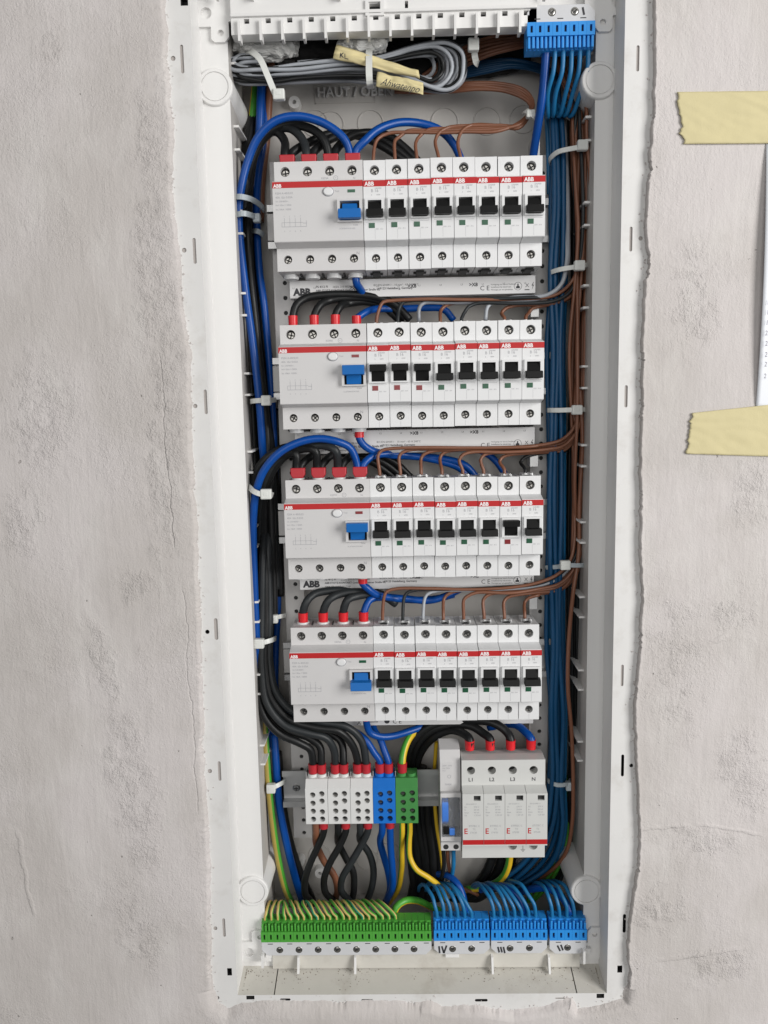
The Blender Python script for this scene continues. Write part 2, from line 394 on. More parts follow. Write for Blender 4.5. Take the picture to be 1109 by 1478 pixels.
ORD = ['first', 'second', 'third', 'fourth', 'fifth', 'sixth', 'seventh', 'eighth', 'ninth', 'tenth', 'eleventh', 'twelfth', 'thirteenth', 'fourteenth', 'fifteenth', 'sixteenth',
       'seventeenth', 'eighteenth', 'nineteenth', 'twentieth', 'twenty-first', 'twenty-second', 'twenty-third', 'twenty-fourth', 'twenty-fifth', 'twenty-sixth']
ROW = ['top row', 'second row', 'third row', 'fourth row']

# ------------------------------------------------------------------ the wall: plaster with a ragged opening, standing 5 mm proud of the box flange
WY = -19.0
edge_px = [(235, -60), (235, 0), (238, 68), (243, 134), (246, 178), (245, 253), (253, 342), (257, 385), (259, 425), (262, 450), (267, 470), (271, 500), (272, 535), (274, 637), (282, 789), (287, 900), (289, 981), (292, 1110),
           (300, 1218), (301, 1380), (304, 1432), (312, 1455), (328, 1465), (347, 1457), (385, 1452), (500, 1454), (625, 1453), (638, 1460), (695, 1459), (742, 1467), (789, 1459), (827, 1447),
           (835, 1464), (868, 1459), (903, 1449), (911, 1407), (907, 1388), (909, 1334), (915, 1299), (922, 1249), (924, 1204), (920, 1103), (917, 1012), (924, 951), (926, 900), (928, 865),
           (925, 810), (926, 729), (925, 672), (927, 577), (928, 465), (934, 400), (936, 364), (932, 323), (938, 242), (942, 181), (946, 92), (945, 0), (946, -60)]
loop = [P(a, b, WY) for a, b in edge_px]
dense = []
for i in range(len(loop)-1):
    a, b = loop[i], loop[i+1]; n = max(1, int((b-a).length/0.9))
    for k in range(n): dense.append(a.lerp(b, k/n))
dense.append(loop[-1])
from mathutils import noise as NZ
def nz(p, s, o=0): return NZ.noise(Vector((p.x*s+o, p.y*s, p.z*s+o*1.7)))
cen = Vector((0, WY, -261)); ring = []
for i, p in enumerate(dense):
    t = (dense[min(i+7, len(dense)-1)]-dense[max(i-7, 0)]).normalized(); nrm = Vector((-t.z, 0, t.x))
    if nrm.dot(p-cen) < 0: nrm = -nrm
    ring.append((p, nrm))
FLY = -14.0; mb = MB(); rows_ = []
outer_r = [(0.0, 6.5, 0), (0.0, 2.2, 0), (0.35, 0.6, 1), (1.2, -0.9, 1), (2.4, -0.7, 1), (4.2, -0.1, .6), (7.0, 0.0, .25), (12, 0, .0)]
nv = len(ring)
for k, (off, dy, nn) in enumerate(outer_r):
    for p, n_ in ring:
        left = 1.0 if p.x < 0 else 0.55
        j = nz(p, 0.07)*1.3+nz(p, 0.19, 9)*0.9+nz(p, 0.47, 4)*0.45
        bot = 1.0 if p.z < -668 else 0.0; bl = max(bot, 0.32 if p.x < 0 else 0.0)
        j += (1.6 if nz(p, 0.045, 31) > 0.22 else 0)*abs(nz(p, 0.9, 2))*2
        slope = (1.6 if p.z < -668 else 1.2 if p.x < 0 else 0.0)*(1.0 if k == 0 else 0.45 if k == 1 else 0)*(1+1.0*nz(p, .1, 3))
        q = p+n_*(off*left-slope+j*(1, 1, .92, .75, .55, .35, .18, 0)[k])
        q.y = WY+(dy*left*.35 if dy < 0 else dy)-nn*left*(abs(nz(p, 0.32, 20+k))*1.0+(1.1 if p.x < 0 else .6)*abs(nz(p, 0.75, 5+k)))
        if bl:                                            # feathered smear instead of a cliff
            f_ = (FLY+.6, FLY-.3, FLY-.7, FLY-1.3, FLY-2.0, FLY-3.2, FLY-4.4, WY)[k]-(0.5*abs(nz(q, .35, 40))+.35*abs(nz(q, .9, 50)) if k not in (0, 7) else 0)
            q.y = q.y*(1-bl)+f_*bl
        rows_.append(q)
fs = []
for k in range(len(outer_r)-1):
    for i in range(nv-1): fs.append((k*nv+i, k*nv+i+1, (k+1)*nv+i+1, (k+1)*nv+i))
mb.add(rows_, fs, 0, True)
# big flat sheet outside the ragged band
last = rows_[-nv:]
X0, X1, Z0, Z1 = -620, 620, -1150, 172+40
bm = bmesh.new()
lp = [bm.verts.new((q.x, WY, q.z)) for q in last]
far = [bm.verts.new(v) for v in ((X1, WY, last[-1].z), (X1, WY, -1150), (0, WY, -1150), (X0, WY, -1150), (X0, WY, last[0].z))]
allv = lp+far
es = [bm.edges.new((allv[i], allv[(i+1) % len(allv)])) for i in range(len(allv))]
bmesh.ops.triangle_fill(bm, use_beauty=True, use_dissolve=False, edges=es, normal=(0, -1, 0))
for f in bm.faces:
    f.normal_update()
    if f.normal.y > 0: f.normal_flip()
mb.bm(bm, 0)
ztop = last[0].z
mb.add([(X0, WY, min(last[0].z, last[-1].z)-2), (X1, WY, min(last[0].z, last[-1].z)-2), (X1, WY, 700), (X0, WY, 700)], [], 0)
mb.box(X0, X1, WY, WY+6, 172, 700)
for sx in (-1, 1):                                       # wall beside the cut above the picture
    xx = last[0].x if sx < 0 else last[-1].x
    zz = last[0].z if sx < 0 else last[-1].z
    mb.box(min(xx, sx*620), max(xx, sx*620), WY, WY+6, zz, 172)
wall = mb.build('wall', ['plaster'], fixn=False); tag(wall, 'rough unpainted grey plaster wall around the box', None, kind='structure')

mb = MB(); rc_ = random.Random(12)
def crumb(c, r):
    bm = bmesh.new(); bmesh.ops.create_icosphere(bm, subdivisions=1, radius=r)
    for v in bm.verts: v.co = Vector(c)+Vector((v.co.x*rc_.uniform(.6, 1.4), v.co.y*.6, v.co.z*rc_.uniform(.6, 1.4)))
    mb.bm(bm, 0)
for k in range(520):
    p, n_ = ring[rc_.randrange(len(ring))]
    crumb(p-n_*abs(rc_.gauss(0, 2.2))+Vector((0, 4.8, 0)), rc_.choice((.25, .3, .4, .55, .8)))
crumbs = mb.build('plaster_crumbs', 'plaster', wall, fixn=False); tag(crumbs, kind='stuff')

# ------------------------------------------------------------------ the box let into the wall
FY, LY, BY = -14.0, 12.0, 78.0                            # flange, inner ledge, back panel
XL, XR, ZT, ZB = -158.5, 159.5, 155.0, -675.5             # opening in the flange
IL, IR = -137.0, 145.0                                    # inner edges of the side ledges
ZBL = ZP(1393, LY); ZTL = 2*(-261)-ZBL
box = thing('distribution_box', 'open white plastic flush-mounted distribution box let into the plaster wall', 'electrical box', (0, BY, -690))
mb = MB(); dark = []; fill = []
def sl(px, py, wd, ht, lst): p = P(px, py, FY); lst.append(slot(p.x, p.z, wd, ht))
def sq(px, py, wd, ht, lst): p = P(px, py, FY); lst.append(rect(p.x-wd/2, p.x+wd/2, p.z-ht/2, p.z+ht/2))
def dot(px, py, r, lst): p = P(px, py, FY); lst.append(circle(p.x, p.z, r, 10))
sl(899, 1105, 2.4, 19, dark); dot(911.5, 1105, 1.6, dark); sl(901.5, 1333, 2.6, 17, dark); sq(895, 1399, 4.2, 6.5, dark)
sl(911, 345, 2.2, 18, fill); sl(898.5, 975, 2.2, 18, fill); sl(904, 572, 2.4, 17, fill); dot(925, 344, 1.6, fill); sl(921, 84, 2.2, 18, fill)
sl(263, 85, 2.4, 20, fill); sl(281, 362, 2.4, 19, fill); dot(266, 361, 1.8, fill); dot(250, 84, 1.8, fill)
sl(297, 580, 2.4, 19, fill); dot(282, 586, 1.7, fill); sl(312, 908, 3.0, 18, fill); dot(299.5, 912, 1.8, dark)
sl(317, 1113, 2.4, 17, fill); dot(303, 1113, 1.8, fill); sl(323.5, 1339, 2.4, 17, fill); dot(311, 1340, 1.7, fill); sq(331.5, 1403, 4.0, 6.8, dark); dot(314, 1440, 1.7, dark)
sq(361.5, 1438, 7, 3.5, dark); sl(530, 1444, 10, 2.0, dark); sl(695, 1444, 11, 2.4, dark); sq(867, 1435, 6.5, 4, dark); sl(412, 1443, 9, 2.0, dark); sl(812, 1441, 12, 1.0, fill)
sq(266, 1.5, 5.5, 6.0, dark)
mb2 = MB()
lim = [(-184, XL, ZB, ZT), (XR, 184, ZB, ZT), (-184, 184, -700, ZB), (-184, 184, ZT, 176)]
def fit(h):                                               # keep each slot inside the plate it is cut into
    cx = sum(a for a, b in h)/len(h); cz = sum(b for a, b in h)/len(h)
    k = 3 if cz > ZT-4 else 2 if cz < ZB-.5 else (0 if cx < 0 else 1); L_ = lim[k]
    dx = max(0, L_[0]+.6-min(a for a, b in h))-max(0, max(a for a, b in h)-L_[1]+.6)
    dz = max(0, L_[2]+.6-min(b for a, b in h))-max(0, max(b for a, b in h)-L_[3]+.6)
    return k, [(a+dx, b+dz) for a, b in h]
dk = [fit(h) for h in dark]; fk = [fit(h) for h in fill]; dark = [h for k, h in dk]; fill = [h for k, h in fk]
for k in range(4): mb.plate(rect(*lim[k]), [h for q, h in dk+fk if q == k], FY)
flange = mb.build('flange', ['flange_white'], box, fixn=False)
for lst, mt, dp in ((dark, 'hole_dark', 7), (fill, 'slot_plaster', 1.0)):
    for h in lst:
        m3 = MB(); n = len(h)
        vs = [(a, FY, b) for a, b in h]+[(a, FY+dp, b) for a, b in h]
        m3.add(vs, [(i, (i+1) % n, n+(i+1) % n, n+i) for i in range(n)]+[tuple(range(n, 2*n))], 0)
        m3.build('fixing_slot', mt, flange, fixn=False)
# rims from flange to ledge
mb = MB()
mb.add([(XL, FY, ZB), (XL, FY, ZT), (XL+0.6, LY, ZT), (XL+0.6, LY, ZB)], [(0, 1, 2, 3)])
mb.build('inner_rim', 'box_white', box, fixn=False)
mb = MB(); mb.add([(XR, FY, ZB), (XR, FY, ZT), (XR-0.6, LY, ZT), (XR-0.6, LY, ZB)], [(3, 2, 1, 0)]); mb.build('inner_rim', 'box_white', box, fixn=False)
mb = MB(); mb.add([(XL, FY, ZT), (XR, FY, ZT), (XR, LY, ZTL), (XL, LY, ZTL)], [(0, 1, 2, 3)]); mb.build('inner_rim', 'box_white', box, fixn=False)
# sill in three panels with open joints
sj = [XL, XP(396, FY, 1440), XP(833, FY, 1437), XR]
for i in range(3):
    a, b = sj[i]+(0.5 if i else 0), sj[i+1]-(0.5 if i < 2 else 0)
    mb = MB(); mb.add([(a, FY, ZB), (b, FY, ZB), (b, LY, ZBL), (a, LY, ZBL), (a, FY, ZB-3), (b, FY, ZB-3), (b, LY, ZBL-3), (a, LY, ZBL-3)], [(0, 1, 2, 3), (0, 3, 7, 4), (1, 2, 6, 5)])
    mb.build('sill_panel', 'box_dusty', box, fixn=False)
mb = MB(); mb.add([(XL, FY+1, ZB-4), (XR, FY+1, ZB-4), (XR, LY, ZBL-4), (XL, LY, ZBL-4)], [(0, 1, 2, 3)]); mb.build('sill_base', 'hole_dark', box, fixn=False)
# ledge ring (faces the front)
ZIB, ZIT = ZP(1356, LY), ZP(18, 74)
mb = MB()
mb.plate([(XL, ZBL), (XR, ZBL), (XR, ZTL), (XL, ZTL)], [rect(IL, IR, ZIB, ZIT)], LY)
mb.build('ledge', 'box_white', box, fixn=False)
# side walls, floor and roof of the cavity, back panel
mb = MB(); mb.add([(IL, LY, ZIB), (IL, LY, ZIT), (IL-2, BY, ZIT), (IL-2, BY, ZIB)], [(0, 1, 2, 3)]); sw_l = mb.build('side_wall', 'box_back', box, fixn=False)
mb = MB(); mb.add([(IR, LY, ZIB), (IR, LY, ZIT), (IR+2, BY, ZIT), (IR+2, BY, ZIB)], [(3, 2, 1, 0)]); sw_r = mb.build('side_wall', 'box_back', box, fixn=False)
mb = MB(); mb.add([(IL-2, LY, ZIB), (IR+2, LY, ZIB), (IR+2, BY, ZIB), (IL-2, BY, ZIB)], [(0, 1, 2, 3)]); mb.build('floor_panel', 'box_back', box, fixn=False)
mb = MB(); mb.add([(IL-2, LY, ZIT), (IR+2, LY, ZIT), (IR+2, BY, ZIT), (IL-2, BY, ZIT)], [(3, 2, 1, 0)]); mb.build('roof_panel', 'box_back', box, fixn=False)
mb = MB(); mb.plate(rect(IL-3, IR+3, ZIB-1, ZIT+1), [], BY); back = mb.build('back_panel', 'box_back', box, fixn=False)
zz0 = ZP(452, 40)
for k in range(-5, 7):
    for dz in (0, 17.5):
        z = zz0-64.5*k+dz
        if not ZIB+60 < z < ZIT-50: continue
        mb = MB(); mb.prism_x([(24, z), (62, z+1.0), (62, z-.6), (24, z-1.7)], IL-2, IL+3.6); mb.build('rib', 'box_white', sw_l)
        mb = MB(); mb.prism_x([(24, z), (62, z+1.0), (62, z-.6), (24, z-1.7)], IR-4.2, IR+2); mb.build('rib', 'box_white', sw_r)
for (px, py) in ((310, 125), (866, 115), (365, 1287), (847, 1286)):
    p = P(px, py, 10); mb = MB()
    mb.lathe_y(p.x, p.z, [(0.01, 9.6), (10.2, 9.6), (10.2, 10.3), (10.9, 10.3), (10.9, 9.4), (13.0, 9.4), (13.6, 10.0), (14.0, 11.5), (14.6, 76)], 36)
    mb.build('corner_post', 'box_white', box)
# corner plates with fixing holes
def corner(px, py, sx, sz):
    p = P(px, py, 9); mb = MB()
    out = [(-1, 1), (1.02, 1), (1.02, 0.1), (0.55, -0.05), (0.55, -0.75), (0.35, -1), (-0.15, -1), (-0.3, -0.85), (-0.3, -0.25), (-1, -0.25)]
    lp = [(p.x+sx*a*16, p.z+sz*b*15) for a, b in out]
    if sx*sz < 0: lp = lp[::-1]
    mb.plate(lp, [circle(p.x-sx*8, p.z+sz*6, 4.2, 18), circle(p.x+sx*2.5, p.z-sz*8.5, 2.4, 14)], 9.2, 9, 0, 0, 1)
    n = len(lp); vs = [(a, 9.2, b) for a, b in lp]+[(a, LY, b) for a, b in lp]
    mb.add(vs, [(i, (i+1) % n, n+(i+1) % n, n+i) for i in range(n)])
    mb.build('corner_plate', ['box_white', 'slot_plaster'], box, fixn=False)
corner(313, 30, 1, 1); corner(876, 14, -1, 1); corner(372, 1366, 1, -1); corner(863, 1362, -1, -1)
# top rail: upper strip with sockets and a comb below
TY = 4.0
mb = MB(); x0, x1 = XP(333, TY, 20), XP(775, TY, 20); za, zb = ZP(46, TY), ZP(-40, TY)
hol = []
for i in range(14):
    p = P(356+31.1*i, 30.5-0.95*i, TY); hol.append(rect(p.x-2.0, p.x+2.0, p.z-1.7, p.z+1.7))
p = P(541, 12, TY); hol.append(rect(p.x-4, p.x+4, p.z-3.6, p.z+3.6))
p = P(587, 7, TY); hol.append(rect(p.x-1.2, p.x+1.2, p.z-3, p.z+3))
mb.plate([(x0, ZP(50, TY, 340)), (x1, ZP(37, TY, 775)), (x1, zb), (x0, zb)], hol, TY, 5, 0, 0, 1)
mb.add([(x0, TY, ZP(50, TY, 340)), (x1, TY, ZP(37, TY, 775)), (x1, LY+4, ZP(37, TY, 775)), (x0, LY+4, ZP(50, TY, 340))], [(0, 1, 2, 3)])
mb.box(x0, x1, TY-2.2, TY+.2, ZP(19, TY, 560), ZP(14, TY, 560), 0, .4)
mb.plate([(x1-2, ZP(22, 16, 780)), (XP(884, 16, 10), ZP(22, 16, 780)), (XP(884, 16, 10), ZP(-40, 16)), (x1-2, ZP(-40, 16))], [], 16)
top_rail = mb.build('top_rail', ['box_white', 'hole_dark'], box, fixn=False)
for i in range(14):
    p = P(346+31.1*i, 44-0.95*i, TY); mb = MB()
    mb.prism_x([(TY-3.4, p.z+6.5), (TY+6, p.z+6.5), (TY+6, p.z-8), (TY-3.0, p.z-8.5)], p.x-0.9, p.x+0.9); mb.build('comb_tooth', 'box_white', top_rail)
mb = MB(); p = P(541, 12, TY)
for (a, b, c, d) in ((-7, 7, 4, 5.6), (-7, 7, -5.6, -4), (-7, -4.4, -4, 4), (4.4, 7, -4, 4)): mb.box(p.x+a, p.x+b, TY-1.8, TY+.1, p.z+c, p.z+d)
mb.build('latch_socket', 'box_white', top_rail)
for px in (295, 345, 470, 765):
    p = P(px+20, 0, TY); mb = MB(); mb.box(p.x-1, p.x+1, TY-6, TY, p.z-1, p.z+10); mb.build('fin', 'box_white', top_rail)
# bottom rail with fins
mb = MB(); x0, x1 = XP(393, 6, 1385), XP(838, 6, 1380)
mb.plate([(x0, ZBL+0.2), (x1, ZBL+0.2), (x1, ZP(1366, 8)), (x0, ZP(1366, 8))], [], 8)
mb.add([(x0, 8, ZBL+.2), (x1, 8, ZBL+.2), (x1, LY, ZBL+.2), (x0, LY, ZBL+.2)], [(3, 2, 1, 0)])
bot_rail = mb.build('bottom_rail', 'box_dusty', box, fixn=False)
for px in (431, 513, 711, 793):
    p = P(px, 1392, 4); mb = MB(); mb.prism_x([(8.0, p.z+7), (4.5, p.z+6), (0.0, p.z-6.5), (3, p.z-8), (9, p.z-2)], p.x-0.9, p.x+0.9); mb.build('fin', 'box_white', bot_rail)
for px, py in ((380, 1380), (842, 1374)):
    p = P(px, py, 4); mb = MB(); mb.box(p.x-1, p.x+1, -1, 10, p.z-8, p.z+4); mb.box(p.x+2, p.x+7, 5, 11, p.z-3, p.z+2, 0, .4); mb.build('fin', 'box_white', bot_rail)
mb = MB(); p = P(653, 1379, 6); mb.box(p.x-6, p.x+6, 5.5, 8.1, p.z-2, p.z+1.2, 0, .3); mb.build('latch_socket', 'box_white', bot_rail)
mat('grit', (0.24, 0.20, 0.16), 0.9)
mb = MB(); gr_ = random.Random(3)
for cx_, n_ in ((431, 60), (513, 60), (711, 40), (793, 50), (360, 50), (868, 50), (600, 60)):
    for k in range(n_):
        f_ = min(1, abs(gr_.gauss(0, .45))); px_ = gr_.gauss(cx_, 16 if cx_ != 600 else 120); x_ = max(XL+4, min(XR-4, XP(px_, LY, 1392))); r_ = gr_.choice((.18, .22, .3, .4))
        yy_ = LY-2-(LY-FY-6)*f_; zz_ = ZBL+(ZB-ZBL)*(LY-yy_)/(LY-FY)+r_*.5
        bm = bmesh.new(); bmesh.ops.create_icosphere(bm, subdivisions=1, radius=r_)
        for v in bm.verts: v.co = Vector((x_+v.co.x*gr_.uniform(.7, 1.8), yy_+v.co.y*1.3, zz_+v.co.z*.6))
        mb.bm(bm, 0)
tag(mb.build('sill_grit', 'grit', box, fixn=False), kind='stuff')
# features moulded in the back panel
mb = MB(); p = P(458, 141, BY); put_text(mb, 'HAUT / OBEN', 11.3, p.x, BY-1.9, p.z, 0, bold=0.1, sx=0.93)
o = mb.build('moulded_lettering', 'box_white', back, fixn=False)
md = o.modifiers.new('s', 'SOLIDIFY'); md.thickness = 1.9*S; md.offset = -1
p0, p1 = P(455, 150, BY), P(541, 122, BY); mb = MB()
for a, b, c, d in ((p0.x, p1.x, p0.z, p0.z+.7), (p0.x, p1.x, p1.z, p1.z+.7), (p0.x, p0.x+.7, p0.z, p1.z), (p1.x, p1.x+.7, p0.z, p1.z)): mb.box(a, b, BY-.7, BY, c, d)
mb.build('lettering_frame', 'box_back', back)
for px, py, r in ((455, 178, 11), (478, 180, 11), (535, 178, 11), (642, 176, 11.5), (703, 175, 11.5), (755, 172, 11.5), (462, 1235, 11), (530, 1240, 11), (562, 1232, 11), (590, 1235, 12)):
    p = P(px, py, BY); mb = MB(); mb.lathe_y(p.x, p.z, [(r-.7, BY), (r-.5, BY-.8), (r+.1, BY-.8), (r+.4, BY)], 40); mb.build('knockout_ring', 'box_back', back)
for px, py in ((425, 147), (462, 1261), (755, 1252), (432, 1245)):
    p = P(px, py, BY-8); mb = MB(); mb.lathe_y(p.x, p.z, [(0.01, BY-2), (1.8, BY-3), (1.8, BY-8), (5.0, BY-8), (5.3, BY)], 20); mb.build('screw_boss', 'box_white', back)

# ------------------------------------------------------------------ steel rack with five rails
rack = thing('mounting_rack', 'grey perforated steel rack with five rails behind the devices', 'mounting rack', (0, 58, -560))
def strip(xa, xb, za, zb):
    mb = MB(); hol = []; z = za+5
    while z < zb-4: hol.append(circle((xa+xb)/2+1, z, 1.9, 10)); z += 12.5
    mb.plate(rect(xa, xb, za, zb), hol, 56, 1.5, 0, 0, 1)
    vs = [(xa, 56, za), (xb, 56, za), (xb, 56, zb), (xa, 56, zb)]; mb.add(vs+[(a, 58, c) for a, b, c in vs], [(0, 1, 5, 4), (1, 2, 6, 5), (2, 3, 7, 6), (3, 0, 4, 7)])
    mb.build('perforated_strip', ['rack_grey', 'hole_dark'], rack, fixn=False)
strip(-115, -98, ZP(1208, 56), 32); strip(104, 121, -500, 32)
RZ = [-22.5-125*k for k in range(4)]+[ZP(1138, 46)]
for k, z in enumerate(RZ):
    mb = MB(); a, b = (-117, 122) if k < 4 else (XP(408, 46, 1137), 108)
    prof = [(46, z+17.5), (47.2, z+17.5), (47.2, z+13.2), (53.5, z+12.6), (53.5, z-12.6), (47.2, z-13.2), (47.2, z-17.5), (46, z-17.5), (46, z-12.2), (52.3, z-11.5), (52.3, z+11.5), (46, z+12.2)]
    mb.prism_x(prof, a, b); r_ = mb.build('mounting_rail', 'zinc', rack)
    if k == 4:
        p = P(428, 1137, 52); mb = MB(); mb.lathe_y(p.x, p.z, [(.01, 50.2), (2.6, 50.4), (3.4, 51.2), (3.4, 52.3)], 16); mb.box(p.x-2, p.x+2, 50.0, 50.25, p.z-.4, p.z+.4, 1); mb.box(p.x-.4, p.x+.4, 49.95, 50.25, p.z-2, p.z+2, 1)
        mb.build('rail_screw', ['steel', 'hole_dark'], r_)
for k, px in ((0, 393), (1, 399), (2, 407), (3, 411)):
    p = P(px, 320+225*k, 40); mb = MB(); mb.box(-117.5, -111, 47.5, 58, RZ[k]-11, RZ[k]+11, 0, .5); mb.build('rail_bracket', 'rack_grey', rack)
for k in range(4):
    mb = MB(); mb.box(101, 108, 40, 56, RZ[k]+46, RZ[k]+62, 0, .4); mb.build('end_clip', 'zinc', rack)

# ------------------------------------------------------------------ protection devices
SH = 12.0
def device_body(wd, nh, x0=0.0, housing=None, notch=True):
    mb = MB(); a, b = x0+0.2, x0+wd-0.2
    prof = [(SH, 18.2), (SH, 3.2), (0.3, 0.35), (0, 0), (0, -44.6), (0.5, -45.2), (SH, -47.6), (SH, -65), (46, -65), (46, 17.2), (22, 17.2)]
    n = len(prof); skip = {0, 6}
    if housing: skip.add(3)
    mb.prism_x(prof, a, b, 0, skip)
    cx = [x0+8.75+17.5*i for i in range(nh)]
    mb.plate([(a, 3.2), (b, 3.2), (b, 18.2), (a, 18.2)], [circle(c, 10.7, 3.75, 20) for c in cx], SH, 7, 0, 0, 1)
    mb.plate([(a, -65), (b, -65), (b, -47.6), (a, -47.6)], [circle(c, -56.0, 3.35, 20) for c in cx], SH, 7, 0, 0, 1)
    if housing:
        hx, hw, z0, z1, out = housing          # raised switch housing with a real opening
        mb.plate([(a, -44.6), (b, -44.6), (b, 0), (a, 0)], [rect(hx-hw/2+2.0, hx+hw/2-2.0, z0+1.0, z1-1.6)], 0, 6, 0, 0, 1)
        o_ = rect(hx-hw/2, hx+hw/2, z0, z1); i_ = rect(hx-hw/2+2.0, hx+hw/2-2.0, z0+1.0, z1-1.6)
        mb.plate(o_, [i_], -out)
        for q in (o_, i_):
            vs = [(u, -out, v) for u, v in q]+[(u, 0.0, v) for u, v in q]; mb.add(vs, [(i, (i+1) % 4, 4+(i+1) % 4, 4+i) for i in range(4)])
    return mb
def screws(parent, cx, dz=0.0):
    for c in cx:
        for z, r, yy in ((10.7, 3.1, 3.6), (-56.0, 2.75, 3.0)):
            mb = MB(); an = random.uniform(0, 180)
            mb.lathe_y(c, z-0.3, [(.01, SH+yy+.2), (r*.75, SH+yy), (r, SH+yy+.5), (r, SH+yy+3)], 14)
            ca, sa = math.cos(math.radians(an)), math.sin(math.radians(an))
            for u, v in ((ca, sa), (-sa, ca)):
                w_ = 0.45; L_ = r*.8; pts = [(c+u*L_-v*w_, z-.3+v*L_+u*w_), (c-u*L_-v*w_, z-.3-v*L_+u*w_), (c-u*L_+v*w_, z-.3-v*L_-u*w_), (c+u*L_+v*w_, z-.3+v*L_-u*w_)]
                mb.prism_y(pts, SH+yy-0.06-(.03 if u == ca else 0), SH+yy+.3, 1)
            mb.build('terminal_screw', ['screw_dark', 'hole_dark'], parent, fixn=False)
def toggle(cx, stem_w, bar_w, up, z_top, z_bar0, z_bar1, z_low, out, deep, kind):
    # T-shaped lever: narrow stem sunk in the housing, wide bar standing out at the end it points to
    mb = MB()
    if not up:
        mb.prism_x([(-out-1.0, z_bar1), (-out+2.2, z_top), (4, z_top), (4, z_bar1-1)], cx-stem_w/2, cx+stem_w/2)
        bm = bmesh.new(); mbb = MB(); mbb.prism_x([(-out-deep, z_bar0+.4), (-out-deep+.9, z_bar1), (-0.5, z_bar1+.6), (-0.5, z_bar0+.2), (-out-deep+.4, z_bar0)], cx-bar_w/2, cx+bar_w/2)
    else:
        mb.prism_x([(-out-1.0, z_bar0), (-out+2.2, z_low), (4, z_low), (4, z_bar0+1)], cx-stem_w/2, cx+stem_w/2)
        mbb = MB(); mbb.prism_x([(-out-deep, z_bar1-.4), (-out-deep+.9, z_bar0), (-0.5, z_bar0-.6), (-0.5, z_bar1-.2), (-out-deep+.4, z_bar1)], cx-bar_w/2, cx+bar_w/2)
    mb.add(mbb.v, mbb.f, 0)
    return mb
def front_print(mb, x, z, lines, size, y=-0.06, mi=0):
    for i, t in enumerate(lines): put_text(mb, t, size, x, y, z-i*size*1.35, mi)

# --- single pole breaker (built at the origin of the top row, then copied)
def make_mcb(up):
    t = thing('circuit_breaker', 'x', 'circuit breaker', (0, 46, -65))
    b = device_body(17.5, 1, 0, (8.75, 14.6, -29.6, -13.8, 2.6)).build('body', ['device_white', 'hole_dark'], t, fixn=False)
    bake_bevel(b, 0.28, 2)
    screws(t, [8.75])
    mb = MB(); mb.prism_x([(-0.12, -.3), (-0.12, -4.8), (0.2, -4.8), (0.3, .1)], .12, 17.38); st = mb.build('red_stripe', 'stripe_red', t)
    mb = MB(); put_text(mb, 'ABB', 4.2, 1.3, -0.2, -4.2, 0, bold=0.12, sx=0.95); mb.build('logo', 'ink_white', st, fixn=False)
    mb = toggle(8.75, 9.8, 13.0, up, -16.2, -28.4, -23.0, -27.8, 2.6, 6.0, 'b') if not up else toggle(8.75, 9.8, 13.0, True, 0, -20.6, -15.4, -28.2, 2.6, 6.0, 'b')
    tg = mb.build('switch', 'toggle_black', t); bake_bevel(tg, .35, 2)
    mb = MB(); mb.box(4.0, 8.6, -0.35, .3, -35.6, -31.8, 0); mb.build('status_window', 'window_red' if up else 'window_green', t)
    mb = MB(); put_text(mb, 'B 16', 3.2, 6.0, -0.06, -9.0); put_text(mb, '230/400', 1.6, 9.0, -.06, -6.7); put_text(mb, '6000', 1.5, 10.2, -.06, -11.4); put_text(mb, '3', 1.6, 6.0, -.06, -11.6)
    put_text(mb, 'S201 - B16', 1.3, 9.2, -.06, -36.8); mb.box(8.68, 8.82, -.05, 0, -44, -36.6); mb.box(8.68, 8.82, SH-.05, SH, -64.5, -60)
    mb.box(2.0, 15.5, -.05, 0, -31.2, -31.0)
    mb.build('printed_text', 'ink_grey', t, fixn=False)
    mb = MB(); mb.prism_x([(17, -65.2), (19, -66.6), (36, -66.6), (36, -65.2)], 5.6, 11.9); mb.box(3.6, 13.9, 25, 29, -66.3, -65.1); mb.build('lower_terminal', 'hole_dark', t)
    mb = MB(); mb.box(4.2, 13.3, 24.5, 40, 17.25, 19.2, 0, .3); mb.box(6.0, 11.5, 20, 36, 17.3, 18.0, 1); mb.box(5.2, 7.2, 22.5, 25, 17.2, 20.0, 2, .3); mb.box(10.3, 12.3, 22.5, 25, 17.2, 20.0, 2, .3)
    mb.build('upper_terminal', ['device_white', 'hole_dark', 'steel'], t)
    return t
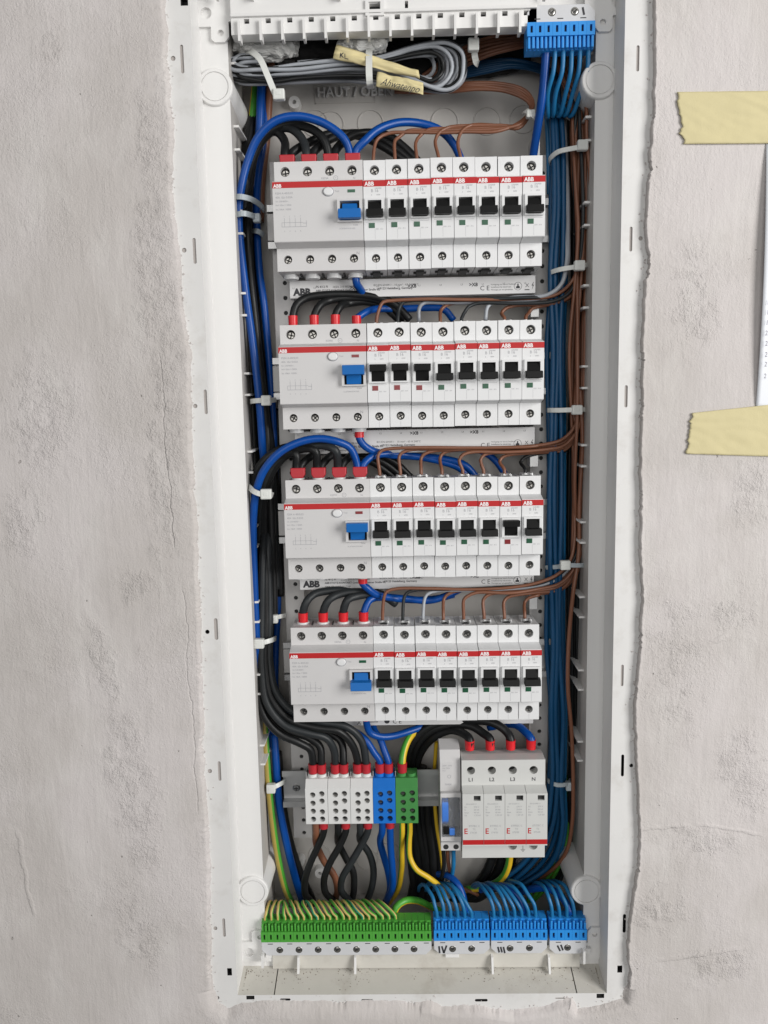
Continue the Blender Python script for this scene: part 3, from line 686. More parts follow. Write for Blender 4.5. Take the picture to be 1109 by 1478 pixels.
# --- four pole residual-current device
def make_rcd(up, green, qr):
    t = thing('residual_current_device', 'x', 'circuit breaker', (0, 46, -65))
    b = device_body(70, 4, 0, (59.6, 19.2, -31.5, -14.4, 3.2)).build('body', ['device_grey', 'hole_dark'], t, fixn=False); bake_bevel(b, .3, 2)
    screws(t, [8.75+17.5*i for i in range(4)])
    mb = MB(); mb.prism_x([(-0.12, -.3), (-0.12, -4.8), (0.2, -4.8), (0.3, .1)], .12, 69.88); st = mb.build('red_stripe', 'stripe_red', t)
    mb = MB(); put_text(mb, 'ABB', 3.6, 1.0, -0.2, -4.4, 0, bold=0.12, sx=0.95); mb.build('logo', 'ink_white', st, fixn=False)
    mb = toggle(59.6, 11.6, 17.2, up, -17.6, -30.2, -23.2, -29.6, 3.2, 7.0, 'r') if not up else toggle(59.6, 11.6, 17.2, True, 0, -22.8, -15.6, -30.2, 3.2, 7.0, 'r')
    tg = mb.build('switch', 'toggle_blue', t); bake_bevel(tg, .4, 2)
    mb = MB(); mb.box(58.2, 64.0, -0.3, .3, -9.2, -7.0); mb.build('status_window', 'window_green' if green else 'window_red', t)
    mb = MB(); mb.lathe_y(43.2, -8.2, [(.01, -1.7), (2.6, -1.6), (3.1, -1.1), (3.2, 0)], 22, 0, 1.22); bt = mb.build('test_button', 'device_white', t)
    mb = MB(); mb.lathe_y(43.2, -8.2, [(3.2, -.05), (3.5, -.08), (3.75, -.03)], 22, 0, 1.2); mb.build('button_shade', 'ink_grey', bt)  # grey ring paints the dark shadow around the test button
    mb = MB(); front_print(mb, 2.2, -9.4, ['F204 A-40/0,03'], 2.2); front_print(mb, 2.2, -12.4, ['40A  I\u0394n 0.03A'], 2.1); front_print(mb, 2.2, -15.2, ['Un 230/400V~'], 1.7)
    front_print(mb, 2.2, -18.0, ['Im= I\u0394m = 500A'], 1.8); front_print(mb, 2.2, -21.2, ['Inc 10kA  10000'], 1.8)
    put_text(mb, 'Test', 1.9, 48.2, -.06, -8.6); put_text(mb, 'N', 2.4, 62.0, SH-.06, 2.9+1.2); put_text(mb, 'N', 3.4, 63.3, SH-.06, -53.2); put_text(mb, '2CSF204101R1400', 1.6, 51.0, -.06, -36.4); put_text(mb, 'F204', 1.8, 62, -.06, -34.0)
    mb.build('printed_text', 'ink_grey', t, fixn=False); mb = MB()
    for i in range(4):                                     # circuit diagram
        x = 8.5+4.2*i; mb.box(x, x+.25, -.05, 0, -33.5, -27.0); put_text(mb, str(2*i+1), 1.5, x-.4, -.06, -26.4); put_text(mb, str(2*i+2), 1.5, x-.4, -.06, -37.4)
    mb.box(6.5, 25.5, -.05, 0, -33.8, -33.5); mb.box(6.5, 23, -.05, 0, -30.6, -30.35); mb.box(23, 26, -.05, 0, -31.2, -30.9); mb.box(25.5, 25.75, -.05, 0, -33.8, -29); mb.box(6.5, 6.75, -.05, 0, -33.8, -30.4)
    mb.build('circuit_diagram', 'ink_grey', t, fixn=False); mb = MB(); put_text(mb, 'KEMA', 2.2, 37.0, SH-.06, 4.5); mb.lathe_y(48.5, 5.3, [(1.5, SH-.06), (1.8, SH-.07)], 16); put_text(mb, 'V', 1.5, 47.9, SH-.06, 4.8)
    mb.build('approval_mark', 'ink_grey', t, fixn=False)
    for i in range(4):
        c = 8.75+17.5*i
        mb = MB(); mb.cyl_z(c, 30, 6.0, -68.4, -65, 18, 0, 6.2); mb.build('lower_collar', 'device_white', t)
        mb = MB(); mb.cyl_z(c, 30, 5.6, 17.2, 18.6, 18, 0, 5.2); mb.build('upper_collar', 'device_white', t)
        if i: m3 = MB(); m3.box(c-9.5, c-8.0, 22, 34, -66.6, -65.1); m3.box(c-9.3, c-8.3, 22, 30, 17.25, 19, 0); m3.build('pole_gap', 'hole_dark', t)
    return t
RX = -105.0
ups = {(1, 0), (1, 1), (1, 2), (2, 6)}
proto = {True: make_mcb(True), False: make_mcb(False)}; used = {True: False, False: False}
rproto = {(False, True): make_rcd(False, True, 0), (True, False): make_rcd(True, False, 1)}; rused = {}
rcd_state = [(False, True), (True, False), (True, False), (False, True)]
rl = ['wide white device with blue switch at the left of the top row', 'wide white device with raised blue switch at the left of the second row',
      'wide white device with blue switch under the blue cable loop, third row', 'wide white device with blue switch at the left of the fourth row']
def place(o, fresh, base):
    d = Vector(base)
    if fresh: o.location = o.location+d*S; BASE[o.name] = BASE[o.name]+d; return o
    return None
for r in range(4):
    st = rcd_state[r]
    todo = [('r', st, (RX, 0, -125.0*r), rl[r], 'residual-current devices at the left of each row')]
    for i in range(8):
        up = (r, i) in ups
        lab = '%s narrow breaker from the left in the %s, black switch %s' % (ORD[i], ROW[r], 'up, red window' if up else 'down')
        todo.append(('m', up, (RX+70+17.5*i, random.uniform(-.45, .45), -125.0*r+random.uniform(-.35, .35)), lab, 'single-pole circuit breakers in the rows'))
    for kind, st_, loc, lab, grp in todo:
        src = rproto[st_] if kind == 'r' else proto[st_]; key = (kind, st_)
        if key not in rused: rused[key] = copy_tree  # first copy made below, prototypes removed at the end
        c = copy_tree(src, loc); c['label'] = lab; c['group'] = grp
        if kind == 'm': c.rotation_euler = (0, random.uniform(-.0045, .0045), 0)
for src in list(proto.values())+list(rproto.values()):
    for ch in list(src.children_recursive): bpy.data.objects.remove(ch)
    bpy.data.objects.remove(src)

# --- label strips (busbar covers) under the rows
for r in range(4):
    z1 = -125.0*r-67.5; z0 = {0: ZP(431, 40, 420), 1: ZP(651, 40, 700), 2: ZP(852, 40, 420), 3: ZP(1046.5, 40, 600)}[r]
    xa, xb = -99.5, 105.0
    t = thing('busbar_cover', 'pale printed busbar cover strip below the breakers of the '+ROW[r], 'cover strip', (0, 44, z0), 'printed busbar covers')
    mb = MB(); mb.box(xa, xb, 40, 50, z0, z1+(3 if r == 3 else 0), 0, .4); mb.build('strip', 'label_white', t)
    mb = MB(); yy = 39.93
    if r < 3:
        put_text(mb, 'ABB', 7.6, xa+3.4, yy, z0+2.6, 0, bold=.45, sx=1.02)
        put_text(mb, 'PS 4/12 FI', 2.5, xa+22, yy, z0+8.2, bold=.05); put_text(mb, '2CDL 210 002R1612   63A', 2.3, xa+36, yy, z0+8.0)
        put_text(mb, 'ABB STOTZ-KONTAKT GmbH, Eppelheimer Stra\u00dfe 82,', 2.3, xa+22, yy, z0+5.2, bold=.05); put_text(mb, 'www.abb.com/lowvoltage', 2.2, xa+22, yy, z0+2.3)
        put_text(mb, 'IEC/EN 60439-1 - 10 mm\u00b2 - 63 A 240\u00b0C', 2.3, xa+70, yy, z0+8.6); put_text(mb, '69123 Heidelberg, Germany', 2.5, xa+74, yy, z0+5.8, bold=.05)
        put_text(mb, 'C E', 5.4, xb-46, yy, z0+3.2)
        for k in range(3): put_text(mb, ['Verlegung nur durch Fachkraft', 'Installation by electrician', 'Montage par un sp\u00e9cialiste'][k], 1.7, xb-37, yy, z0+7.2-2.1*k)
        cx = xb-12.5-2; mb.lathe_y(cx, z0+6, [(3.0, yy), (3.3, yy-.02)], 24); mb.prism_y([(cx-1.6, z0+4.2), (cx+1.6, z0+4.2), (cx+1.6, z0+5.6), (cx+.5, z0+6.4), (cx+.5, z0+8), (cx-.5, z0+8), (cx-.5, z0+6.4), (cx-1.6, z0+5.6)], yy-.03, yy+.1)
        cx = xb-7; mb.prism_y([(cx-1.8, z0+8), (cx+1.8, z0+8), (cx+1.2, z0+5), (cx-1.2, z0+5)], yy+.02, yy+.1, 1); mb.box(cx-2, cx+2, yy-.02, yy+.1, z0+2.6, z0+3.3)
        put_text(mb, 'X', 4.4, cx-1.5, yy, z0+5)
        cx = xb-2.4; mb.prism_y([(cx+.6, z0+9), (cx-.9, z0+6.2), (cx+.2, z0+6.2), (cx-.6, z0+2.6), (cx+1.1, z0+6.9), (cx, z0+6.9), (cx+1.1, z0+9)], yy-.03, yy+.1)
        zt = z1-3.6-(0 if r else 3.2)
        for k in range(12):
            put_text(mb, 'L%d' % (k % 3+1), 1.9, RX+8+17.5*k, yy, zt)
        for px in (56, 104, 155): put_text(mb, '>X8', 4.0, RX+px, yy, zt-1, bold=.12)
    else:
        put_text(mb, 'FTG', 8.5, xa+9, yy, z0+.8, 0, bold=.55, sx=1.1); put_text(mb, 'IEC', 2.4, xa+32, yy, z0+4.4); put_text(mb, '60439', 2.4, xa+32, yy, z0+1.4)
        put_text(mb, 'X', 5.5, xa+47, yy, z0+1); mb.box(xa+56, xa+66, yy-.02, yy+.1, z0+3, z0+3.6); put_text(mb, 'C E', 5.5, xa+79, yy, z0+1.6); mb.lathe_y(xa+74, z0+4, [(.01, yy-.01), (2.4, yy-.02)], 18)
    mb.build('printed_text', ['ink_black', 'label_white'], t, fixn=False)

# ------------------------------------------------------------------ surge arrester and time switch on the lowest rail
def zz(py, y): return ZP(py, y, 725)
A0, A1 = XP(667, 12, 1165), XP(787, 12, 1165)
YB, YC = 12.0, 2.0
t = thing('surge_arrester', 'white four-module surge arrester with red bottom stripe on the lowest rail', 'surge arrester', (A0, 46, zz(1240, YB)))
prof = [(YB, zz(1097, YB)), (YB, zz(1238, YB)), (46, zz(1238, YB)), (46, zz(1092, 30)), (34, zz(1082, 34)), (24, zz(1086, 24)-1)]
mb = MB(); mb.prism_x(prof, A0, A1, 0, {0})
pw = (A1-A0)/4; hz = zz(1112, YB)
mb.plate([(A0, prof[1][1]), (A1, prof[1][1]), (A1, prof[0][1]), (A0, prof[0][1])],
         [circle(A0+pw*(i+.5)-1.0, hz, 3.6, 22) for i in range(4)]+[circle(A0+pw*(i+.5)-1.0, zz(1221, YB), 3.9, 20) for i in (2, 3)], YB, 9, 0, 0, 1)
b = mb.build('base', ['device_pale', 'hole_dark'], t, fixn=False); bake_bevel(b, .4)
mb = MB()
for i, s_ in enumerate(('L1', 'L2', 'L3', 'N')): put_text(mb, s_, 4.6, A0+pw*(i+.5)-1.0, YB-.07, zz(1127.5, YB), align='CENTER', bold=.08)
c0 = A0+pw*2.5-1+4; c1 = A0+pw*3.5-1-4; z = zz(1220, YB); mb.box(c0, c1, YB-.06, YB, z-.25, z+.25); mb.box((c0+c1)/2-.2, (c0+c1)/2+.2, YB-.06, YB, z-4.0, z-.3)
for k in range(3): mb.box((c0+c1)/2-2+.6*k, (c0+c1)/2+2-.6*k, YB-.06, YB, z-4.3-.9*k, z-4.0-.9*k)
mb.build('printed_text', 'ink_black', t, fixn=False)
z0, z1 = zz(1221, YC), zz(1146, YC); dz = zz(1146, YC)
for i in range(4):
    a, b_ = A0-.2+i*(pw+.15), A0-.2+(i+1)*(pw+.15)-.25
    mb = MB(); hole = rect(a+9.6, a+15.4, z1-6.2, z1-1.6)
    mb.prism_x([(YC, z1), (YC, z0), (YB, z0), (YB, zz(1133, YB))], a, b_, 0, {0}); mb.plate([(a, z0), (b_, z0), (b_, z1), (a, z1)], [hole], YC, 2.2, 0, 0, 1)
    for k in range(4): yq = YC+2+1.8*k; zq = z1+(zz(1133, YB)-z1)*(2+1.8*k)/(YB-YC)
    cart = mb.build('cartridge', ['device_pale', 'hole_dark'], t, fixn=False); bake_bevel(cart, .25)
    mb = MB(); mb.box(a+.05, b_-.05, YC-.12, YC+.1, z0+1.2, z0+5.6); mb.build('red_stripe', 'stripe_red', cart)
    mb = MB(); put_text(mb, 'E', 7.0, a+1.0, YC-.08, z0+11.2, bold=.1, sx=.95); mb.build('logo', 'stripe_red', cart, fixn=False)
    mb = MB(); put_text(mb, 'EN 61643-11', 1.7, a+3, YC-.07, z1-9.6)
    for k, (l_, r_) in enumerate((('Uc', '275 V'), ('In', '20 kA'), ('Imax', '40 kA'), ('Up', '1.25 kV'))): put_text(mb, l_, 1.9, a+1.5, YC-.07, z1-12.3-2.5*k); put_text(mb, r_, 1.9, a+9.6, YC-.07, z1-12.3-2.5*k)
    put_text(mb, 'ETITEC C', 2.3, a+5.2, YC-.07, z0+17.5); put_text(mb, 'T2', 2.2, a+8.5, YC-.07, z0+14.6); put_text(mb, '275/20', 2.1, a+6.2, YC-.07, z0+11.6)
    mb.build('printed_text', 'ink_grey', cart, fixn=False)
# time switch
T0, T1 = XP(636, 14, 1165), XP(665.5, 14, 1165); TY_ = 14.0
def zt(py, y): return ZP(py, y, 650)
t = thing('time_switch', 'narrow grey time switch with blue dial left of the surge arrester', 'time switch', (T0, 46, zt(1230, TY_)))
mb = MB(); zf1, zs, zs2, zb_ = zt(1099, TY_+4), zt(1140, TY_+4), zt(1147, TY_-6), zt(1228, TY_)
yf = TY_-4
pf = [(TY_+2, zf1), (TY_+2, zs), (yf, zs2), (yf, zt(1214, yf)), (TY_, zt(1216, TY_)), (TY_, zb_), (46, zb_), (46, zt(1066, 46)), (38, zt(1066, 38)), (22, zt(1082, 22))]
win = rect(T0+1.0, T1-.8, zt(1207, yf), zt(1152, yf))
mb.prism_x(pf, T0, T1, 0, {2}); mb.plate([(T0, pf[3][1]), (T1, pf[3][1]), (T1, pf[2][1]), (T0, pf[2][1])], [win], yf, 2.6, 0, 0, 1)
for c in (.25, .75): mb.lathe_y(T0+(T1-T0)*c, zt(1222.5, TY_), [(.01, TY_-.1), (2.4, TY_-.12)], 14, 2)
b = mb.build('body', ['device_grey', 'dial_face', 'hole_dark'], t, fixn=False); bake_bevel(b, .3)
mb = MB(); zc = zt(1172, yf); n = 26; rr = 12.5
for i in range(n):
    a0 = -math.pi/2+math.pi*i/n; a1 = a0+math.pi/n*.62
    mb.prism_x([(yf+2.4-rr*math.cos(a0)*.32, zc+rr*math.sin(a0)), (yf+2.4-(rr+.5)*math.cos(a0)*.32, zc+rr*math.sin(a0)), (yf+2.4-(rr+.5)*math.cos(a1)*.32, zc+rr*math.sin(a1)), (yf+2.4-rr*math.cos(a1)*.32, zc+rr*math.sin(a1))], T0+1.2, T0+6.6)
pr = [(yf+2.4-(rr-.1)*math.cos(-math.pi/2+math.pi*i/16)*.32, zc+(rr-.1)*math.sin(-math.pi/2+math.pi*i/16)) for i in range(17)]
mb.prism_x(pr, T0+1.2, T0+6.6); mb.build('dial', 'dial_blue', t)
mb = MB(); zk = zt(1200, yf); mb.box(T0+2, T0+7, yf-1, yf+2.4, zk-2.5, zk+5, 1, .5); mb.box(T0+7.2, T0+12, yf-2.0, yf+2.4, zk-3, zk+3.5, 0, .7); mb.build('knob', ['dial_blue', 'toggle_black'], t)
mb = MB()
for k in range(6): put_text(mb, str(k*4), 1.7, T0+8, yf+2.45, zc+9-3.6*k); mb.box(T0+7, T0+7.8, yf+2.4, yf+2.55, zc+9.4-3.6*k, zc+9.6-3.6*k)
for k, s_ in enumerate(('230V~ 50Hz', '16A 250V', 'AC1')): put_text(mb, s_, 1.7, T0+2, TY_+1.93, zf1-3.6-2.3*k)
mb.lathe_y(T0+8, zf1-13, [(1.3, TY_+1.95), (1.6, TY_+1.94)], 14); put_text(mb, 'TIMER', 2.2, T0+4, TY_+1.93, zf1-21)
for k in range(2): put_text(mb, 'L1 4', 1.6, T0+2+7*k, yf-.06, pf[3][1]+1.2)
mb.build('printed_text', 'ink_grey', t, fixn=False)
mb = MB(); mb.box(T0+.9, T1-.7, yf-.5, yf-.1, zt(1208, yf), zt(1151, yf), 0, .1); mb.build('window_pane', 'clear_plastic', t)

# ------------------------------------------------------------------ five terminal blocks
YT = 20.0
def tz(py, y=YT): return ZP(py, y, 520)
bx0 = XP(441, YT, 1163); bw = (XP(604, YT, 1163)-bx0)/5
kinds = [('block_white', 'white eight-hole distribution terminal block, leftmost of the five on the lowest rail'), ('block_white', 'white eight-hole distribution terminal block, middle of the three white ones'),
         ('block_white', 'white eight-hole distribution terminal block next to the blue block'), ('block_blue', 'blue eight-hole terminal block between the white and green blocks'), ('block_green', 'green eight-hole earth terminal block right of the blue block')]
BLK = []
for i, (mt, lab) in enumerate(kinds):
    a, b_ = bx0+bw*i+.15, bx0+bw*(i+1)-.15; BLK.append((a+b_)/2)
    t = thing('terminal_block', lab, 'terminal block', (a, 46, tz(1189)), 'terminal blocks on the lowest rail')
    hol = []; sc_ = []
    for c, zpx in ((.33, (1147, 1159, 1170.5, 1182)), (.74, (1145.5, 1156, 1171.5, 1182))):
        for k, q in enumerate(zpx): hol.append(circle(a+(b_-a)*c, tz(q), 2.55, 16)); sc_.append((a+(b_-a)*c, tz(q), k))
    mb = MB(); pf = [(YT, tz(1138)), (YT, tz(1189)), (44, tz(1186, 30)), (44, tz(1112, 40)), (34, tz(1118, 34)), (26, tz(1122, 28))]
    mb.prism_x(pf, a, b_, 0, {0}); mb.plate([(a, pf[1][1]), (b_, pf[1][1]), (b_, pf[0][1]), (a, pf[0][1])], hol, YT, 5, 0, 0, 1)
    o = mb.build('body', [mt, 'hole_dark'], t, fixn=False); bake_bevel(o, .35)
    for x, z, k in sc_:
        if k == 3: continue
        mb = MB(); mb.lathe_y(x, z-.2, [(.01, YT+2.6), (1.7, YT+2.5), (2.2, YT+2.9), (2.2, YT+5)], 12); an = random.uniform(-.5, .5)
        mb.prism_y([(x-1.8, z-.5+an), (x+1.8, z-.5-an), (x+1.8, z+.1-an), (x-1.8, z+.1+an)], YT+2.42, YT+2.7, 1); mb.build('terminal_screw', ['screw_dark', 'hole_dark'], t, fixn=False)
    for q in (0, 1):
        mb = MB(); mb.cyl_z(a+(b_-a)*(.29+.42*q), 32, 4.3, tz(1126, 30), tz(1115, 32), 16); mb.build('collar', mt, t)
    mb = MB(); mb.box(a-.3, a+.5, 30, 42, tz(1126, 34), tz(1108, 38), 0, .2); mb.build('spacer', 'zinc', t)

# ------------------------------------------------------------------ clamp strips for earth and neutral
def clamp_strip(name, label, px0, px1, n, mt, bottom, pys, hand=None, screws_px=(), group=None):
    y = 4.0
    zb0, zb1, zc1, zu1 = [ZP(q, y, (px0+px1)/2) for q in pys]          # base outer edge, base/clamp line, slot/lever line, lever end
    xa, xb = XP(px0, y, pys[1]), XP(px1, y, pys[1]); sg = 1 if bottom else -1
    t = thing(name, label, 'terminal strip', (xa, 20, zb0), group)
    mb = MB(); c = 5*sg
    lp = [(xa+5, zb0), (xb-5, zb0), (xb, zb0+c), (xb, zb1-.1*sg), (xa, zb1-.1*sg), (xa, zb0+c)]
    if not bottom: lp = lp[::-1]
    mb.prism_y(lp, y, 20); o = mb.build('base', ['strip_base'], t); bake_bevel(o, .4)
    for p_ in screws_px:
        p = P(p_[0], p_[1], y); mb = MB(); mb.lathe_y(p.x, p.z, [(.01, y-.25), (1.6, y-.3), (2.2, y-.05), (3.0, y-.08), (3.1, y)], 18)
        mb.prism_y([(p.x-1.5, p.z-1), (p.x-1, p.z-1.5), (p.x+1.5, p.z+1), (p.x+1, p.z+1.5)], y-.4, y-.2, 1); mb.build('strip_screw', ['screw_dark', 'hole_dark'], t, fixn=False)
    mb = MB(); q = xa+3
    while q < xb-6: mb.box(q+2.5, q+7, y-.06, y+.02, zb1-2.8*sg-.35, zb1-2.8*sg+.35); q += 17.2
    mb.build('printed_text', 'ink_black', t, fixn=False)
    pw = (xb-xa)/n; zs = sorted((zb1, zc1)); xs = []
    for i in range(n):
        a = xa+pw*i; b_ = a+pw; xs.append((a+b_)/2)
        mb = MB(); zl, zh = sorted((zb1, zc1)); hs = rect(a+pw*.38, a+pw*.66, (zl+zh)/2-2.4, (zl+zh)/2+2.4)
        mb.plate([(a+.05, zl), (b_-.05, zl), (b_-.05, zh), (a+.05, zh)], [hs], y-1.5, 3, 0, 0, 1)
        mb.add([(a+.05, y-1.5, zl), (b_-.05, y-1.5, zl), (b_-.05, 18, zl), (a+.05, 18, zl), (a+.05, y-1.5, zh), (b_-.05, y-1.5, zh), (b_-.05, 18, zh), (a+.05, 18, zh)], [(0, 1, 2, 3), (0, 4, 7, 3), (1, 2, 6, 5), (4, 5, 6, 7)])
        z0_, z1_ = sorted((zc1, zu1))
        mb.box(a+.1, b_-.1, y+3.2, 18, z0_, z1_-(.0 if bottom else 0))
        ya = y+1.2; tip = zu1; pr = []
        mb.box(a+pw*.10, a+pw*.40, y-.4, y+3.3, z0_, z1_, 0, .45); mb.box(a+pw*.58, a+pw*.90, y-.9, y+3.3, z0_, z1_+(-1.4 if bottom else 0), 0, .5)
        mb.build('clamp', [mt, 'hole_dark'], t, fixn=False)
    if hand:
        mb = MB()
        for st in hand: mb.ribbon([P(a_, b_, y-.12) for a_, b_ in st], 1.5, .1)
        mb.build('handwriting', 'ink_black', t)
    return xs, zu1
g1 = 'terminal strips clipped in the box'
PEX, PEZ = clamp_strip('earth_terminal_strip', 'long green earth clamp strip along the bottom of the box', 377.5, 623, 26, 'clamp_green', True, (1379, 1358, 1343.5, 1333), None, [(404+27.7*i, 1371.5-.2*i) for i in range(8)], g1)
NX1, NZ1 = clamp_strip('neutral_terminal_strip', 'blue clamp strip marked IV beside the long green strip', 626.5, 707, 8, 'clamp_blue', True, (1377.5, 1356.5, 1341.5, 1330), [[(634, 1366), (635, 1376)], [(638, 1366), (641, 1376)], [(641, 1376), (645, 1365)]], [(653.5, 1370), (681, 1369.5)], g1)
NX2, NZ2 = clamp_strip('neutral_terminal_strip', 'blue clamp strip marked III, middle of the three at the bottom', 709, 790, 8, 'clamp_blue', True, (1376.5, 1356, 1341, 1329.5), [[(719, 1367), (721, 1375)], [(723, 1367), (725, 1375)], [(727, 1367), (729, 1376)]], [(736.5, 1369), (764.5, 1368.5)], g1)
NX3, NZ3 = clamp_strip('neutral_terminal_strip', 'short blue clamp strip marked II in the bottom right corner', 793.5, 847, 5, 'clamp_blue', True, (1377, 1356, 1341, 1329.5), [[(805, 1365), (809, 1373)], [(810, 1364), (813, 1372)]], [(819.5, 1368)], g1)
NX4, NZ4 = clamp_strip('neutral_terminal_strip', 'blue clamp strip marked I hanging in the top right corner', 761, 859, 8, 'clamp_blue', False, (6, 32, 52, 69), [[(841.5, 10), (843.5, 21)]], [(797, 17), (830, 16)], g1)

# ------------------------------------------------------------------ wires
KR = random.Random(5)
def wire(name, label, m_, r, pts, group=None, fer=None, step=3.0, n=9, m2=None, twist=0.0, world=False, cat='wire', phase=0.0, kink=None):
    wp = [Vector(p) if world else P(*p) for p in pts]
    if kink is None: kink = 0.3 if r < 2.5 else 0.12
    for q in range(2, len(wp)-1): wp[q] = wp[q]+Vector((KR.gauss(0, kink), KR.gauss(0, kink), KR.gauss(0, kink)))
    sp = spline(wp, step); mb = MB(); mb.tube(sp, r, n, 0, 1 if m2 else None, twist, True, phase)
    o = mb.build(name, [m_]+([m2] if m2 else []), None, sp[0], fixn=False); tag(o, label, cat, group)
    if fer:
        for f in fer:
            kind, p, mt = f; mb = MB(); p = Vector(p)
            if kind == 'wide': mb.prism_y([(p.x-6.2, p.z+7.6), (p.x-5.6, p.z), (p.x+5.6, p.z), (p.x+6.2, p.z+7.6)], p.y-4.6, p.y+4.6)
            elif kind == 'taper': mb.prism_y([(p.x-6.1, p.z+8.8), (p.x-6.0, p.z+3.0), (p.x-4.2, p.z), (p.x+4.2, p.z), (p.x+6.0, p.z+3), (p.x+6.1, p.z+8.8)], p.y-4.6, p.y+4.6)
            elif kind == 'down': mb.cyl_z(p.x, p.y, 4.0, p.z-7.2, p.z+1, 16)
            elif kind == 'small': mb.cyl_z(p.x, p.y, 3.7, p.z, p.z+9.0, 16, 0, 3.9)
            else: mb.cyl_z(p.x, p.y, 4.0, p.z, p.z+8.4, 16, 0, 4.3)
            f_ = mb.build('ferrule', mt, o)
            if kind in ('wide', 'taper'): bake_bevel(f_, .7, 2)
    return o
def rc(row, pole, top=True):                                # terminal of a residual-current device
    return Vector((RX+8.75+17.5*pole, 30, -125.0*row+(17.5 if top else -66)))
def mc(row, i): return Vector((RX+70+17.5*(i+.5), 29, -125.0*row+17.5))
gL = 'thick wires of the left-hand trunk'
# --- top row, from the left trunk
def up_(v, dx=0, dz=0, dy=0): return (v.x+dx, v.y+dy, v.z+dz)
def W(*pl): return [P(*p) for p in pl]
v = rc(0, 3)
wire('thick_wire', 'thick blue wire looping from the left trunk over to the top-row device', 'wire_blue', 3.3,
     [up_(v, -2.2, 6), up_(v, -2.4, 13)]+W((497, 200, 28), (470, 178, 25), (432, 168, 22), (400, 173, 20), (374, 196, 22), (357, 235, 25), (347, 280, 26), (345, 320, 27), (349, 370, 28), (356, 430, 29), (364, 490, 30), (371, 550, 30), (376, 600, 32), (380, 650, 38), (386, 700, 48), (390, 760, 55), (392, 850, 58), (388, 950, 58), (392, 1010, 60), (397, 1070, 55)),
     gL, [('wide', v+Vector((0, 0, 3.0)), 'ferrule_dull')], world=True)
for k, arc in enumerate([[(411, 203), (398, 190), (381, 196), (368, 222), (360, 270), (358, 330), (362, 400), (369, 470), (377, 540), (384, 610), (390, 690), (394, 790), (396, 900)],
                         [(436, 200), (418, 185), (393, 189), (372, 212), (358, 252), (353, 300), (354, 360), (361, 430), (370, 500), (379, 570), (388, 640), (396, 740), (399, 850)],
                         [(467, 200), (446, 184), (412, 181), (383, 197), (364, 232), (356, 282), (362, 340), (368, 420), (376, 500), (385, 580), (394, 660), (402, 760), (405, 860)]]):
    v = rc(0, k); dep = [30, 34, 38, 42, 46, 48, 50, 50, 50, 50, 52, 54, 56]
    dep = [d+(k*7-10 if i > 4 else (2-k)*4) for i, d in enumerate(dep)]
    wire('thick_wire', 'thick black wire from the left trunk into the %s pole of the top-row device' % ORD[k], 'wire_black' if k != 1 else 'wire_anthracite', 3.5,
         [up_(v, -2.2, 6), up_(v, -2.2, 13)]+[P(a, b, d) for (a, b), d in zip(arc, dep)], gL, [('wide', v+Vector((0, 0, 3.0)), 'ferrule_dull')], world=True)
wire('thick_wire', 'second blue wire running down the left trunk beside the black wires', 'wire_blue', 3.2, [(384, 125, 68), (383, 180, 66), (372, 260, 62), (371, 320, 55), (375, 390, 50), (381, 440, 48), (387, 500, 50), (392, 570, 54), (396, 650, 58), (399, 740, 60), (402, 850, 62), (398, 950, 60), (399, 1000, 55), (409, 1025, 52), (428, 1040, 52), (450, 1044, 52)], gL)
for k, (dx, dp) in enumerate(((-7, 56), (0, 66), (7, 70), (-3, 72))):
    wire('thick_wire', 'black cable at the back of the left trunk, %s from the outside' % ORD[k], 'wire_black', 4.0, [(388+dx, 90, 74), (376+dx, 150, 72), (359+dx, 240, dp), (357+dx, 330, dp), (362+dx, 420, dp), (368+dx, 520, dp), (373+dx, 620, dp), (377+dx, 720, dp), (382+dx, 820, dp), (386+dx, 920, dp), (388+dx, 1000, dp-4), (404+dx, 1040, dp-6), (440+dx, 1056, dp-4)], gL)
wire('thick_wire', 'brown wire beside the blue one at the upper left behind the coil', 'wire_brown', 3.3, [(393, 60, 66), (389, 130, 66), (385, 200, 68), (378, 260, 70), (376, 320, 70)], None)
wire('earth_wire', 'green-and-yellow wire at the upper left edge behind the coil', 'wire_green', 3.2, [(372, 60, 70), (368, 130, 68), (364, 180, 68), (361, 260, 70)], None, m2='wire_yellow', twist=.02)
wire('thick_wire', 'blue wire with white print at the upper left behind the coil', 'wire_blue', 3.6, [(380, 60, 64), (377, 130, 62), (374, 200, 62), (366, 260, 62), (364, 330, 62)], None)
for k in range(3):                                          # second leads of the twin ferrules, running right behind the breakers
    v = rc(0, k); d = 10*k
    wire('thick_wire', 'thick black wire running right from the %s pole of the top-row device' % ORD[k], 'wire_black', 3.5,
         [up_(v, 2.2, 6), up_(v, 2.6, 13, 3)]+W((450+26*k, 203-2*k, 42), (478+24*k, 194-k, 52), (520+20*k, 196, 58), (555+14*k, 212, 60), (590+8*k, 235, 62)), None, world=True)
v = rc(0, 3)
wire('thick_wire', 'thick blue wire arching right above the first top-row breakers', 'wire_blue', 3.3, [up_(v, 2.2, 6), up_(v, 2.4, 13)]+W((528, 202, 30), (546, 186, 34), (575, 177, 40), (607, 178, 46), (635, 188, 50), (655, 208, 54), (670, 240, 58)), None, world=True)
v = rc(0, 3, False)
wire('thick_wire', 'blue wire leaving the underside of the top-row device', 'wire_blue', 3.2, [up_(v), up_(v, 0.6, -6)]+W((521, 418, 38), (528, 430, 46), (545, 442, 56), (575, 446, 60), (600, 445, 62)), None, world=True)
